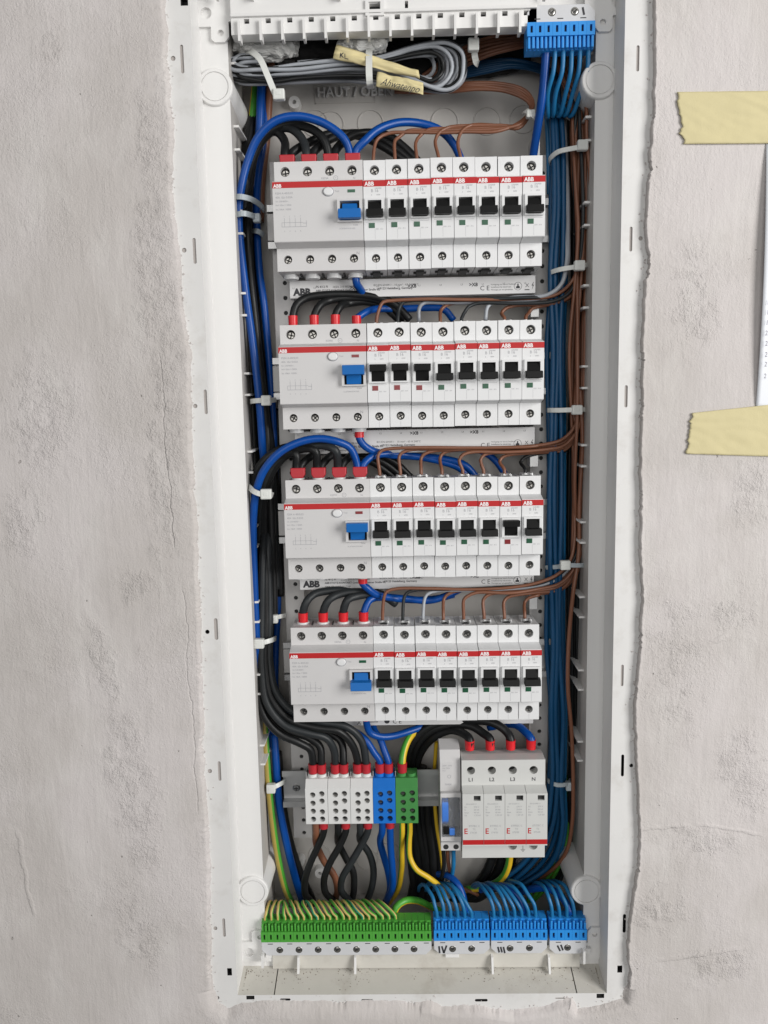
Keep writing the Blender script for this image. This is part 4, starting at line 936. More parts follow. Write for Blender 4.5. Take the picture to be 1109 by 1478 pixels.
# --- rows two, three, four: supply wires above
arcs2 = [[(427, 441), (440, 431), (466, 426), (505, 425), (545, 429), (572, 441), (592, 462)], [(461, 442), (474, 434), (500, 430), (535, 431), (562, 440), (585, 460)], [(490, 444), (502, 438), (525, 435), (550, 440), (566, 452), (580, 466)]]
for k, arc in enumerate(arcs2):
    v = rc(1, k); wire('thick_wire', 'black wire in a slim red ferrule, %s pole of the second-row device' % ORD[k], 'wire_black', 3.3, [up_(v), up_(v, 0, 9)]+[P(a, b, 31+3*i+4*k*(i > 0)) for i, (a, b) in enumerate(arc)], 'black feeds of the second row', [('small', v+Vector((0, 0, 1.2)), 'ferrule_red')], world=True)
v = rc(1, 3); wire('thick_wire', 'blue wire in the fourth slim red ferrule of the second row', 'wire_blue', 3.0, [up_(v), up_(v, 0, 6)]+W((527, 451, 34), (543, 446, 42), (575, 446, 50), (612, 444, 54), (640, 446, 56), (655, 462, 58)), None, [('small', v+Vector((0, 0, 0)), 'ferrule_red')], world=True)
v = rc(1, 3, False); wire('thick_wire', 'blue wire with red ferrule below the second-row device', 'wire_blue', 3.2, [up_(v), up_(v, 0, -8)]+W((525, 642, 30), (538, 651, 34), (560, 656, 42), (600, 659, 50), (640, 662, 54), (672, 672, 56), (690, 692, 58)), None, [('down', v, 'ferrule_red')], world=True)
v = rc(2, 3)
wire('thick_wire', 'thick blue wire looping from the third-row device down the left trunk', 'wire_blue', 3.3, [up_(v, -2.2, 6), up_(v, -2.3, 11)]+W((506, 647, 27), (487, 637, 23), (460, 633, 20), (430, 639, 17), (402, 654, 16), (381, 680, 17), (370, 710, 19), (366, 750, 22), (366, 800, 25), (368, 860, 27), (370, 910, 28), (372, 960, 31), (376, 1000, 42), (384, 1040, 54), (392, 1080, 58)), gL, [('taper', v+Vector((0, 0, 1)), 'ferrule_dull')], world=True)
wire('thick_wire', 'blue wire from the third-row device running right behind the breakers', 'wire_blue', 3.2, [up_(v, 2.4, 6), up_(v, 2.6, 11)]+W((537, 659, 34), (556, 655, 40), (590, 657, 48), (630, 664, 54), (662, 675, 57), (685, 695, 60)), None, world=True)
wire('thick_wire', 'short dark blue wire passing behind the right of the third row', 'wire_blue', 3.0, [(672, 645, 58), (700, 653, 60), (718, 668, 60), (735, 695, 60)], None)
arcs3 = [[(427, 655), (412, 657), (396, 672), (386, 700), (383, 745), (385, 800), (390, 870)], [(455, 650), (436, 648), (412, 658), (393, 680), (382, 712), (379, 760), (381, 830)], [(484, 650), (464, 643), (434, 648), (402, 664), (384, 692), (376, 730), (374, 790)]]
for k, arc in enumerate(arcs3):
    v = rc(2, k); wire('thick_wire', 'thick black wire from the left trunk into the %s pole of the third-row device' % ORD[k], ['wire_black', 'wire_black', 'wire_anthracite'][k], 3.5, [up_(v, -1.5, 6), up_(v, -1.5, 11)]+[P(a, b, 28+4*i-3*k) for i, (a, b) in enumerate(arc)], gL, [('taper', v+Vector((0, 0, 1)), 'ferrule_dull')], world=True)
for k in range(3):
    v = rc(2, k); wire('thick_wire', 'black wire running right from the %s pole of the third-row device' % ORD[k], 'wire_black', 3.3, [up_(v, 2, 6), up_(v, 2.4, 11, 2)]+W((462+27*k, 652, 44), (500+22*k, 655, 52), (540+15*k, 668, 58), (570+12*k, 690, 62)), 'black links behind the third row', world=True)
wire('thick_wire', 'outermost black wire at the far left of the third-row loop', 'wire_black', 3.4, [(432, 643, 38), (405, 648, 30), (382, 664, 28), (367, 688, 30), (362, 715, 34), (364, 760, 40), (372, 830, 46), (378, 900, 50)], gL)
v = rc(2, 3, False); wire('thick_wire', 'blue wire with red ferrule below the third-row device', 'wire_blue', 3.2, [up_(v), up_(v, 0, -8)]+W((530, 849, 30), (543, 858, 34), (565, 863, 42), (600, 866, 50), (630, 864, 54), (655, 858, 58)), None, [('down', v, 'ferrule_red')], world=True)
arcs4 = [[(443, 868), (453, 858), (472, 853), (505, 852), (545, 856), (570, 868)], [(475, 866), (488, 858), (512, 854), (545, 857), (565, 866)], [(502, 866), (514, 861), (535, 858), (555, 861), (572, 872)]]
for k, arc in enumerate(arcs4):
    v = rc(3, k); wire('thick_wire', 'anthracite wire in a red ferrule, %s pole of the fourth-row device' % ORD[k], 'wire_anthracite', 3.5, [up_(v), up_(v, 0, 9)]+[P(a, b, 30+4*i) for i, (a, b) in enumerate(arc)], 'feeds of the fourth row', [('plain', v+Vector((0, 0, .6)), 'ferrule_red')], world=True)
v = rc(3, 3); wire('thick_wire', 'blue wire in the red ferrule of the fourth-row device', 'wire_blue', 3.2, [up_(v), up_(v, .4, 8)]+W((534, 866, 34), (552, 862, 40), (585, 864, 46), (620, 867, 50), (645, 860, 54), (665, 850, 58)), None, [('plain', v+Vector((0, 0, .6)), 'ferrule_red')], world=True)
v = rc(3, 3, False); wire('thick_wire', 'blue wire with red ferrule below the fourth-row device', 'wire_blue', 3.2, [up_(v), up_(v, .3, -7)]+W((534, 1057, 32), (547, 1063, 34), (565, 1063, 38), (590, 1056, 44), (615, 1047, 52), (640, 1040, 58)), None, [('down', v+Vector((0, 0, 2)), 'ferrule_red')], world=True)
# --- blacks sweeping to the terminal blocks
def bt(i, q): return Vector((BLK[i]+(-3.6, 3.9)[q], 32, ZP(1113, 32, 520)))
sweep = [[(386, 830, 44), (376, 920, 36), (373, 985, 30), (380, 1030, 26), (402, 1058, 25), (432, 1072, 27), (448, 1082, 30)],
         [(392, 830, 48), (384, 920, 44), (381, 985, 38), (390, 1028, 34), (414, 1054, 33), (445, 1064, 33), (462, 1078, 33)],
         [(380, 800, 36), (378, 900, 32), (379, 970, 27), (386, 1015, 23), (410, 1046, 21), (445, 1058, 22), (472, 1066, 25), (482, 1082, 29)],
         [(396, 830, 54), (390, 920, 52), (388, 985, 46), (402, 1030, 42), (430, 1050, 40), (468, 1056, 38), (492, 1070, 36)],
         [(384, 800, 38), (384, 900, 34), (385, 970, 29), (393, 1010, 25), (418, 1038, 23), (455, 1050, 22), (490, 1056, 24), (508, 1075, 28)],
         [(388, 790, 40), (389, 890, 36), (390, 960, 31), (399, 1000, 27), (424, 1028, 25), (462, 1042, 25), (500, 1049, 27), (521, 1068, 30)]]
for k, s_ in enumerate(sweep):
    v = bt(k//2, k % 2); wire('thick_wire', 'thick black wire curving into the %s top hole of the white blocks' % ORD[k], ['wire_black', 'wire_black', 'wire_anthracite'][k % 3], 3.4, [up_(v), up_(v, 0, 9)]+[P(*q) for q in s_[::-1]]+[P(s_[0][0]+4, 735, 60), P(s_[0][0]+8, 660, 68), P(s_[0][0]+10, 590, 72)], gL, [('plain', v+Vector((0, 0, -1)), 'ferrule_dull')], world=True)
v = bt(3, 0); wire('thick_wire', 'blue wire from behind the black sweep into the left of the blue block', 'wire_blue', 3.1, [up_(v), up_(v, 0, 9)]+W((540, 1086, 32), (528, 1068, 34), (510, 1055, 38), (485, 1047, 44), (450, 1044, 52)), None, [('plain', v+Vector((0, 0, -1)), 'ferrule_dull')], world=True)
v = bt(3, 1); wire('thick_wire', 'blue wire dropping from the fourth row into the right of the blue block', 'wire_blue', 3.1, [up_(v), up_(v, 0, 9)]+W((555, 1085, 34), (549, 1068, 38), (541, 1055, 44), (536, 1040, 52)), None, [('plain', v+Vector((0, 0, -1)), 'ferrule_dull')], world=True)
v = bt(4, 0); wire('earth_wire', 'thick green-and-yellow wire into the green terminal block', 'wire_green', 3.3, [up_(v), up_(v, 0, 8)]+W((583, 1085, 36), (589, 1068, 42), (600, 1055, 50), (618, 1045, 58)), None, [('plain', v+Vector((0, 0, -1)), 'ferrule_dull')], m2='wire_yellow', twist=-.03, world=True)
# --- below the blocks
def bb(i, q): return Vector((BLK[i]+(-2.6, 4.4)[q], 31, ZP(1188, 30, 520)))
low = [(0, 1, 'wire_black', 'black wire crossing down from the first white block', [(459, 1222, 34), (449, 1245, 34), (441, 1268, 36), (441, 1290, 44), (452, 1305, 56)], 1),
       (1, 1, 'wire_black', 'black wire crossing down from the middle white block', [(490, 1222, 32), (477, 1245, 32), (468, 1268, 34), (471, 1290, 44), (486, 1303, 56)], 1),
       (2, 1, 'wire_anthracite', 'black wire crossing down from the third white block', [(521, 1222, 32), (506, 1247, 32), (494, 1268, 34), (494, 1288, 44), (508, 1303, 56)], 1),
       (0, 0, 'wire_brown', 'brown wire dropping behind the black ones under the first white block', [(457, 1218, 44), (468, 1243, 48), (483, 1265, 50), (487, 1285, 54), (482, 1305, 60)], 0),
       (1, 0, 'wire_black', 'straight black wire behind the crossing under the middle white block', [(488, 1215, 44), (499, 1238, 48), (510, 1258, 50), (511, 1285, 54), (507, 1305, 60)], 0),
       (2, 0, 'wire_anthracite', 'dark grey wire bowing right under the third white block', [(520, 1213, 44), (533, 1232, 48), (539, 1253, 50), (537, 1280, 54), (528, 1305, 60)], 0),
       (3, 0, 'wire_blue', 'blue wire curving down from the left of the blue block', [(549, 1215, 40), (554, 1235, 44), (561, 1260, 48), (563, 1285, 54), (556, 1305, 60)], 0),
       (3, 1, 'wire_blue', 'straight blue wire with red ferrule under the blue block', [(564, 1225, 32), (567, 1255, 34), (567, 1280, 42), (558, 1300, 54)], 1)]
for i, q, mt, lab, s_, f in low:
    v = bb(i, q); wire('thick_wire', lab, mt, 3.2, [up_(v, 0, 3), up_(v, 0, -8)]+[P(*p) for p in s_], None, [('down', v+Vector((0, 0, 2.6)), 'ferrule_dull')] if f else None, world=True)
v = bb(4, 0); wire('earth_wire', 'green-and-yellow wire hanging straight down from the green block', 'wire_yellow', 2.6, [up_(v, -2, 2), up_(v, -2, -8)]+W((580, 1225, 42), (580, 1255, 48), (574, 1285, 56), (560, 1305, 62)), None, m2='wire_green', twist=.02, world=True)
v = bb(4, 1); wire('earth_wire', 'green-and-yellow wire from the green block bending right to the blue strip', 'wire_yellow', 2.5, [up_(v, -2, 2), up_(v, -2, -9)]+W((591, 1215, 30), (592, 1238, 28), (601, 1255, 26), (618, 1266, 26), (635, 1280, 30), (645, 1300, 40)), None, m2='wire_green', twist=.02, world=True)
wire('earth_wire', 'thick green-and-yellow wire down the lower left corner', 'wire_ochre', 3.1, [(378, 985, 58), (383, 1060, 48), (387, 1120, 44), (393, 1180, 44), (401, 1235, 46), (413, 1285, 52), (425, 1310, 60)], None, m2='wire_green', twist=.004, phase=-3.8)
wire('thick_wire', 'thick blue wire down the lower left corner beside the yellow-green one', 'wire_blue', 3.6, [(396, 1060, 54), (399, 1110, 50), (403, 1160, 50), (412, 1210, 50), (425, 1262, 54), (438, 1305, 60)], None)
wire('thick_wire', 'black wire down the lower left corner behind the blue one', 'wire_black', 3.4, [(402, 1085, 60), (407, 1150, 58), (417, 1205, 58), (432, 1255, 60), (452, 1300, 64)], None)
# --- to the surge arrester
def sp_(i): return Vector((A0+pw_spd*(i+.5)-.5, 28, ZP(1081, 28, 725)))
pw_spd = (A1-A0)/4
for i, s_ in enumerate([[(668, 1058, 36), (650, 1054, 44), (625, 1065, 50), (606, 1090, 58), (600, 1130, 64), (605, 1200, 66), (620, 1280, 66)],
                        [(697, 1058, 34), (680, 1048, 40), (650, 1046, 46), (620, 1056, 50), (600, 1080, 54), (594, 1120, 60), (598, 1200, 64), (610, 1280, 66)],
                        [(731, 1056, 32), (712, 1043, 36), (680, 1039, 42), (645, 1041, 46), (614, 1052, 48), (594, 1074, 50), (587, 1110, 56), (588, 1190, 62), (598, 1280, 66)]]):
    v = sp_(i); wire('thick_wire', 'thick black wire with red ferrule into %s of the surge arrester' % ('L1', 'L2', 'L3')[i], 'wire_black', 3.8, [up_(v), up_(v, 0, 9)]+[P(*q) for q in s_], 'black feeds of the surge arrester', [('plain', v+Vector((0, 0, 0)), 'ferrule_red')], world=True)
v = sp_(3); wire('thick_wire', 'blue wire with red ferrule into the neutral pole of the surge arrester', 'wire_blue', 3.6, [up_(v), up_(v, 0, 9)]+W((758, 1056, 34), (745, 1046, 44), (725, 1046, 54), (705, 1050, 60)), None, [('plain', v+Vector((0, 0, 0)), 'ferrule_red')], world=True)
for k in range(4): wire('thick_wire', 'thick black cable behind the time switch, %s from the left' % ORD[k], 'wire_black', 5.0, [(600+9*k, 1100+6*k, 70), (598+10*k, 1180, 70), (603+11*k, 1250, 68), (592+12*k, 1310, 68)], 'black cables behind the time switch')
wire('wire', 'thin yellow wire behind the left edge of the time switch', 'wire_yellow', 1.8, [(630, 1070, 62), (627, 1130, 60), (630, 1190, 56), (636, 1230, 52), (640, 1260, 48)], None)
wire('wire', 'thin brown wire hanging from the time switch', 'wire_brown', 1.7, [(646, 1226, 30), (648, 1250, 34), (656, 1275, 44), (690, 1292, 52)], None)
wire('wire', 'thin light blue wire hanging from the time switch', 'wire_lightblue', 1.9, [(655, 1226, 28), (655, 1248, 28), (653, 1268, 36), (655, 1290, 46)], None)
wire('wire', 'thin black wire hanging from the left of the time switch', 'wire_black', 1.9, [(640, 1226, 28), (641, 1250, 30), (636, 1275, 40), (625, 1300, 50)], None)
wire('wire', 'thin white wire hanging from the time switch', 'wire_lightgrey', 1.7, [(650, 1226, 32), (648, 1248, 36), (645, 1270, 46)], None)
wire('earth_wire', 'green-and-yellow wire under the surge arrester', 'wire_yellow', 3.2, [(737, 1228, 28), (734, 1250, 34), (724, 1268, 42), (704, 1280, 48), (672, 1284, 54)], None, m2='wire_green', twist=.02)
for k in range(3): wire('thick_wire', 'dark cable on the cavity floor under the surge arrester, %s from the left' % ORD[k], 'wire_black', 4.2, [(712+14*k, 1235, 66), (700+16*k, 1262, 66), (675+12*k, 1290, 66), (640+10*k, 1310, 68)], 'dark cables under the surge arrester')
# --- earth wires in the green strip
pal = ['pe_tan', 'pe_tan', 'pe_tan', 'clamp_green', 'pe_tan', 'clamp_green', 'pe_tan', 'wire_green', 'pe_teal', 'clamp_green', 'pe_tan', 'pe_tan', 'wire_green', 'pe_tan', 'pe_tan', 'pe_teal', 'pe_tan', 'pe_tan', 'clamp_green', 'clamp_green', 'wire_green', 'pe_tan', 'wire_green']
for i in range(21):
    x = PEX[i]; j = random.uniform(-1.5, 1.5); l = -4-.35*i if i > 3 else 2.0-i
    pts = [(x, 10, PEZ-3), (x+.2, 10, PEZ+2.5), (x+l*.3, 11, PEZ+5+j*.3), (x+l*.7, 13.5, PEZ+8+j*.6), (x+l*1.1, 19, PEZ+8.8+j*.6), (x+l*1.6+j, 28, PEZ+5), (x+l*1.9+j, 38, PEZ-6)]
    wire('earth_wire', 'thin green-yellow earth wire in the %s clamp from the left of the green strip' % ORD[i], pal[i], 1.4, pts, 'earth wires in the green strip', m2='pe_tan' if pal[i] != 'pe_tan' else 'wire_green', twist=.05+.03*random.random(), world=True, step=2.5)
wire('earth_wire', 'thick green-and-yellow wire arching over the right end of the green strip', 'wire_green', 3.2, [(568, 1330, 20), (572, 1310, 22), (583, 1301, 26), (600, 1300, 34), (620, 1308, 44), (640, 1318, 52)], None, m2='wire_yellow', twist=.05)
# --- neutral wires in the blue strips
def arcs(xs, z0, idx, tgt, lab, grp, seed):
    rnd = random.Random(seed); T = P(*tgt)
    for n_, i in enumerate(idx):
        x = xs[i]; j = rnd.uniform(-1.6, 1.6); dx = -7-1.6*i+j*2
        pts = [(x, 10, z0-3), (x, 10, z0+4), (x+dx*.10, 10.5, z0+10+j), (x+dx*.38, 14, z0+16.5+j), (x+dx*.75, 21, z0+19.5+j+i*.35), (x+dx*1.2, 33, z0+17+j), (x+dx*1.55+j, 48, z0+6+j*2), (x+dx*1.7, 60, z0-8)]
        wire('neutral_wire', 'thin light blue wire in the %s clamp of %s' % (ORD[i], lab), 'wire_lightblue', 1.65, pts, grp, world=True, step=2.5)
arcs(NX1, NZ1, [0, 1, 2, 3, 4, 5], (637, 1290, 46), 'the blue strip marked IV', 'neutral wires of strip IV', 3)
arcs(NX2, NZ2, [0, 1, 2, 3, 4, 5, 6], (700, 1290, 46), 'the blue strip marked III', 'neutral wires of strip III', 4)
arcs(NX3, NZ3, [0, 1, 2, 3], (792, 1290, 46), 'the short blue strip marked II', 'neutral wires of strip II', 5)
wire('thick_wire', 'thick blue wire arching into the left of the blue strip marked IV', 'wire_blue', 3.0, [(633, 1262, 44), (647, 1264, 34), (660, 1275, 26), (668, 1292, 22), (672, 1318, 18)], None)
wire('thick_wire', 'thick blue wire arching into the blue strip marked III', 'wire_blue', 3.2, [(694, 1284, 50), (715, 1279, 34), (735, 1283, 24), (750, 1296, 18), (757, 1318, 14)], None)
wire('thick_wire', 'thick blue wire arching over the bottom right strip', 'wire_blue', 3.2, [(745, 1290, 52), (765, 1284, 38), (788, 1282, 28), (806, 1290, 22), (817, 1303, 16), (824, 1320, 12)], None)
# --- right-hand trunk: blue bundle
gB = 'blue neutral wires bundled down the right side'
for i in range(11):
    f = i/10; xo = 794+22*f; d = 46+8*math.sin(i*2.1); j = random.uniform(-3.2, 3.2)
    mt = ['wire_darkblue', 'wire_lightblue', 'wire_darkblue'][i % 3]
    pts = [(792+14*f, 118, d+8), (797+16*f+j, 190, d+2), (xo+2, 290, d), (xo-1+j, 400, d), (xo-1-j, 500, d), (xo-2, 600, d), (xo-3+j, 720, d), (xo-3, 830, d), (xo-2-j, 930, d), (xo-1+j, 1030, d), (xo-1, 1132, d), (xo-2-9*(1-f)+j*2, 1200, d+3), (xo-20-26*(1-f)+j*3, 1250, d+8), (xo-60-45*(1-f), 1285, d+12)]
    wire('neutral_wire', '%s blue wire, %s from the left in the bundle down the right side' % ('mid' if i % 3 == 1 else 'dark', ORD[i]), mt, 2.2, pts, gB)
for i, k in enumerate([3, 4, 5, 6, 7]):
    x = NX4[k]; T = P(786+5*i, 150, 52); d = 6
    pts = [(x, 10, NZ4+2), (x, 10, NZ4-4), (x-.6, 12, NZ4-14), (x-3, 20, NZ4-26), (x+(T.x-x)*.55, 34, NZ4-38), (T.x, 48, T.z), (T.x+3, 54, T.z-28), (T.x+5, 56, T.z-70)]
    wire('neutral_wire', 'thin light blue wire curving down from the %s clamp of the top right blue strip' % ORD[k], 'wire_lightblue', 1.75, pts, 'neutral wires of strip I', world=True)
wire('thick_wire', 'thick blue wire dropping straight from the top right strip behind the last breaker', 'wire_blue', 3.4, [(789, 62, 12), (787, 100, 16), (783, 140, 22), (777, 180, 30), (771, 220, 40), (768, 250, 48)], None)
for k in range(6): wire('neutral_wire', 'dark blue wire crossing behind the top right loop, %s from below' % ORD[k], 'wire_darkblue', 1.7, [(660, 112-3*k, 66), (700, 104-3*k, 64), (745, 97-2*k, 62), (790+3*k, 110, 62), (800+3*k, 160, 62)], 'dark blue wires behind the top right loop')
for i, (xo, mt) in enumerate(((818, 'wire_lightgrey'), (820, 'wire_grey'))):
    wire('wire', ['light grey wire between the blue bundle and the brown wires', 'mid grey wire beside the light grey one in the right trunk'][i], mt, 1.6, [(812, 120, 58), (xo-4, 200, 48), (xo, 280, 42), (xo+1, 340, 38), (xo, 380, 34), (xo-8-4*i, 410, 32), (xo-28, 426, 32), (740, 431+2*i, 34), (712-95*i, 436, 34), (703-98*i, 444, 32)]+[(mc(1, 5-3*i).x and (701, 462, 30))] if i == 0 else [(812, 120, 58), (xo-4, 200, 48), (xo, 280, 42), (xo+1, 340, 38), (xo, 380, 34), (xo-10, 412, 34), (xo-34, 428, 34), (720, 436, 36), (640, 436, 36), (612, 437, 34), (605, 446, 31), (605, 464, 30)], None)
# --- breaker feeds, right-hand trunk of brown wires
def feed(row, i, px, mt, lane, run, corner_, trunk, lab, d0):
    v = mc(row, i); x0 = P(px, run+14, 30).x
    sx = 30*(1 if i < 6 else .6)
    pts = [Vector((v.x-1, 29, v.z-2)), Vector((v.x-1, 29, v.z+5)), P(px+1, run+11, d0-2), P(px+7, run+4, d0-1), P(px+20, run+.5, d0)]
    q = px+70
    while q < corner_[0][0]-20: pts.append(P(q, run-1.0*(q-px)/100+math.sin(q*.03+i)*1.2, d0+math.sin(q*.02+i*2)*2)); q += 60
    pts += [P(a, b, d0+c) for a, b, c in corner_]+[P(a, b, c) for a, b, c in trunk]
    wire('breaker_feed', lab, mt, 1.45, pts, 'feeds of the '+ROW[row], world=True)
cn = {'wire_brown': 'brown', 'wire_black': 'black', 'wire_lightgrey': 'light grey', 'wire_anthracite': 'dark grey'}
rows = {1: [(547, 'wire_brown'), (575, 'wire_anthracite'), None, (636, 'wire_brown'), (671, 'wire_anthracite'), None, (723, 'wire_brown'), (762, 'wire_brown')],
        2: [(545, 'wire_brown'), (576, 'wire_brown'), (607, 'wire_brown'), (634, 'wire_brown'), (662, 'wire_brown'), (693, 'wire_brown'), (720, 'wire_brown'), (751, 'wire_black')],
        3: [(553, 'wire_brown'), (583, 'wire_anthracite'), (612, 'wire_lightgrey'), (641, 'wire_brown'), (669, 'wire_brown'), (697, 'wire_brown'), (726, 'wire_brown'), (757, 'wire_brown')]}
lane = 0
for row, lst in rows.items():
    base = {1: 435, 2: 649, 3: 852}[row]
    for i, e in enumerate(lst):
        if not e: continue
        px, mt = e; l = (lane*7) % 19; lane += 1
        x = 826+l*1.15; d = 34+((lane*5) % 9)*3.2; run = base-3+i*1.35+(lane % 2)*.9; fan = (i-4)
        dd = 31+(i % 4)*2.6
        if row == 1: co = [(800, run-4+fan*.8, 2), (822, run-16+fan*1.6, 3), (834, run-36+fan*2, 4)]
        elif row == 2: co = [(790, run-4+fan*.6, 2), (815, run-9+fan*1.4, 3), (832, run-30+fan*1.6, 5), (x, run-62, 8)]
        else: co = [(780, run-5+fan*1.1, 2), (806, run-12+fan*2.4, 4), (824, run-28+fan*3.0, 6), (x, run-62+fan*2, 9)]
        tr = []
        for py in (780, 690, 590, 500, 400, 330, 260, 195, 150):
            if py < co[-1][1]-30: tr.append((x+(6-(abs(py-330)/40.0) if py < 420 else 0)*.9+math.sin(py*.016+lane*1.7)*3.0, py, d+math.sin(py*.01+lane)*5))
        tr += [(812+l*.6, 118, d+6), (800+l*.5, 84, d+16), (770+l, 60, d+26)]
        feed(row, i, px, mt, l, run, co, tr, '%s wire entering the top of the %s breaker in the %s' % (cn[mt], ORD[i], ROW[row]), dd)
wire('wire', 'single brown wire at the outer right running down to the bottom', 'wire_brown', 1.8, [(838, 560, 36), (841, 640, 36), (838, 720, 38), (836, 800, 36), (828, 850, 32), (822, 920, 34), (821, 990, 34), (826, 1060, 36), (828, 1140, 38), (826, 1190, 40), (817, 1230, 46), (795, 1258, 54), (760, 1276, 60), (700, 1285, 64)], None)
wire('wire', 'brown wire at the far right edge beside the ribs', 'wire_brown', 1.6, [(836, 130, 40), (846, 260, 38), (847, 380, 38), (842, 480, 40), (841, 600, 42), (843, 720, 42), (845, 790, 40), (842, 850, 42), (838, 900, 50)], None)
for k in range(5): wire('wire', 'dark wire at the back of the right trunk, %s from the left' % ORD[k], ['wire_black', 'wire_anthracite', 'wire_black', 'wire_black', 'wire_anthracite'][k], 2.2, [(820+5*k, 140, 68-4*k), (828+5*k, 300, 66-5*k), (826+5*k, 500, 64-5*k), (822+5*k, 700, 62-4*k), (822+4*k, 900, 60-3*k), (824+4*k, 1100, 60-2*k), (815+4*k, 1220, 66), (790+4*k, 1275, 68)], 'dark wires at the back of the right trunk')
for k in range(3): wire('earth_wire', 'green-and-yellow wire at the foot of the right trunk, %s from the left' % ORD[k], 'wire_green', 1.7, [(816+3*k, 1120, 66), (820-2*k, 1180, 64), (812-4*k, 1240, 60), (785-8*k, 1285, 62), (760, 1310, 64)], 'earth wires in the right trunk', m2='wire_yellow', twist=.03)
# --- top-row feeds: loop below the coil, tied at the right
for i, px in enumerate((541, 570, 600, 628, 660)):
    v = mc(0, i); j = i*2.7
    pts = [Vector((v.x-1, 29, v.z-2)), Vector((v.x-1, 29, v.z+6)), P(px+1, 207-3*(i % 2), 32), P(px+6, 199-2.4*i, 34), P(px+20, 192-2.6*i, 35+i)]
    q = px+55
    while q < 735: pts.append(P(q, 191-2.6*i-(q-600)*.012, 35+i*1.5)); q += 40
    pts += [P(748, 178+j*.6, 38), P(762, 167+j*.4, 40), P(770-j*.3, 152, 42), P(766-j, 138+j*.4, 44), P(752-j, 128+j*.6, 46), P(725, 121+j*.9, 48), P(690, 119+j, 50), P(655, 121+j, 54), P(615, 124+j, 60), P(570, 122+j, 66)]
    wire('breaker_feed', 'brown wire of the tied top loop entering the %s breaker in the top row' % ORD[i], 'wire_brown', 1.4, pts, 'feeds of the top row', world=True)
for k in range(6): wire('wire', 'brown wire slanting up behind the coil, %s from below' % ORD[k], 'wire_brown', 1.4, [(610, 134-5*k, 64), (640, 112-5*k, 58), (672, 94-5.5*k, 50), (705, 80-5*k, 44), (745, 69-4*k, 42), (790, 62-3*k, 48), (825, 75, 56), (838, 130, 58)], 'brown wires slanting behind the coil')
# --- the tied coil of spare leads along the top
def coil(i, z_off, rin, x0, x1, mt, lab, dep):
    y0 = 98+z_off; a = x0; b_ = x1; pts = []
    pts += [(a+40, y0-8, dep+2), (a+8, y0-5, dep+1), (a, y0+2, dep), (a+9, y0+9, dep-1), (a+50, y0+11, dep-2)]
    pts += [(430, y0+8+.05*z_off, dep-3), (500, y0+4+z_off*.15, dep-4), (540, y0+5+z_off*.3, dep-4), (585, y0+6+rin*.45, dep-2)]
    pts += [(b_-rin*.7, 97+rin*.98, dep), (b_-rin*.15, 97+rin*.55, dep), (b_, 96, dep), (b_-rin*.15, 96-rin*.62, dep), (b_-rin*.7, 96-rin*.98, dep), (b_-rin*1.9, 95-rin*.85, dep), (545, 95-rin*.35, dep+2), (500, 96-rin*.3+z_off*.3, dep+3), (430, 96+z_off*.5, dep+4)]
    wire('spare_lead', lab, mt, 1.55, pts, 'spare leads of the tied coil', cat='wire', kink=0.5)
cs = [(-8, 34, 326, 670, 'wire_lightgrey'), (-4, 33, 328, 671, 'wire_black'), (0, 30, 325, 660, 'wire_lightgrey'), (3, 28, 330, 656, 'wire_grey'), (5, 25, 327, 648, 'wire_lightgrey'), (9, 27, 335, 663, 'wire_grey'),
      (-10, 20, 333, 640, 'wire_black'), (-2, 18, 340, 641, 'wire_lightgrey'), (7, 31, 331, 666, 'wire_black'), (12, 22, 338, 646, 'wire_grey'), (-6, 15, 345, 627, 'wire_lightgrey'), (2, 35, 329, 673, 'wire_grey'), (-12, 29, 336, 652, 'wire_lightgrey'), (6, 24, 342, 635, 'wire_black')]
for i, (zo, ri, a, b_, mt) in enumerate(cs):
    lab = {'wire_lightgrey': 'grey lead', 'wire_black': 'black lead', 'wire_grey': 'dark grey lead'}[mt]
    coil(i, zo, ri, a, b_, mt, '%s of the tied coil, %s smallest right-hand bend' % (lab, ORD[sorted(c[1] for c in cs).index(ri)]), 26+3.1*(i % 6))
for k in range(4): wire('spare_lead', 'straight black lead along the top of the coil, %s from below' % ORD[k], 'wire_black', 2.4, [(350, 84-2*k, 50+3*k), (420, 82-2*k, 48+3*k), (500, 82-2.5*k, 48+3*k), (570, 76-3*k, 48+3*k), (640, 68-3*k, 50+3*k), (700, 66-3*k, 58)], 'straight black leads above the coil')

# ------------------------------------------------------------------ cable ties
def tie(label, strap, head=None, hs=(7.5, 7.0), wd=4.2, mt='tie_white', tail=None, hmt=None):
    pts = spline([P(*p) for p in strap], 2.0); base = P(*head) if head else pts[len(pts)//2]
    t = thing('cable_tie', label, 'cable tie', base, 'white cable ties')
    cx = sum((p for p in pts), Vector())/len(pts)
    mb = MB(); cen = Vector((cx.x, max(p.y for p in pts)+4, cx.z)); nr = []
    for p in pts:
        n_ = (p-cen); nr.append(n_.normalized())
    mb.ribbon(pts, wd, 1.3, 0, nr); mb.build('strap', mt, t)
    if head:
        mb = MB(); mb.box(base.x-hs[0]/2, base.x+hs[0]/2, base.y-3.2, base.y+2.6, base.z-hs[1]/2, base.z+hs[1]/2, 0, 1.0)
        mb.box(base.x-hs[0]*.22, base.x+hs[0]*.18, base.y-3.45, base.y-2.9, base.z-.8, base.z+1.6, 0, .2)
        mb.build('head', hmt or mt, t)
tie('long white cable tie slanting over the left end of the coil', [(357, 76, 30), (362, 74, 18), (376, 86, 8), (386, 108, 7), (396, 132, 10), (400, 142, 18)], (403, 137, 10), (9, 8), 4.6)
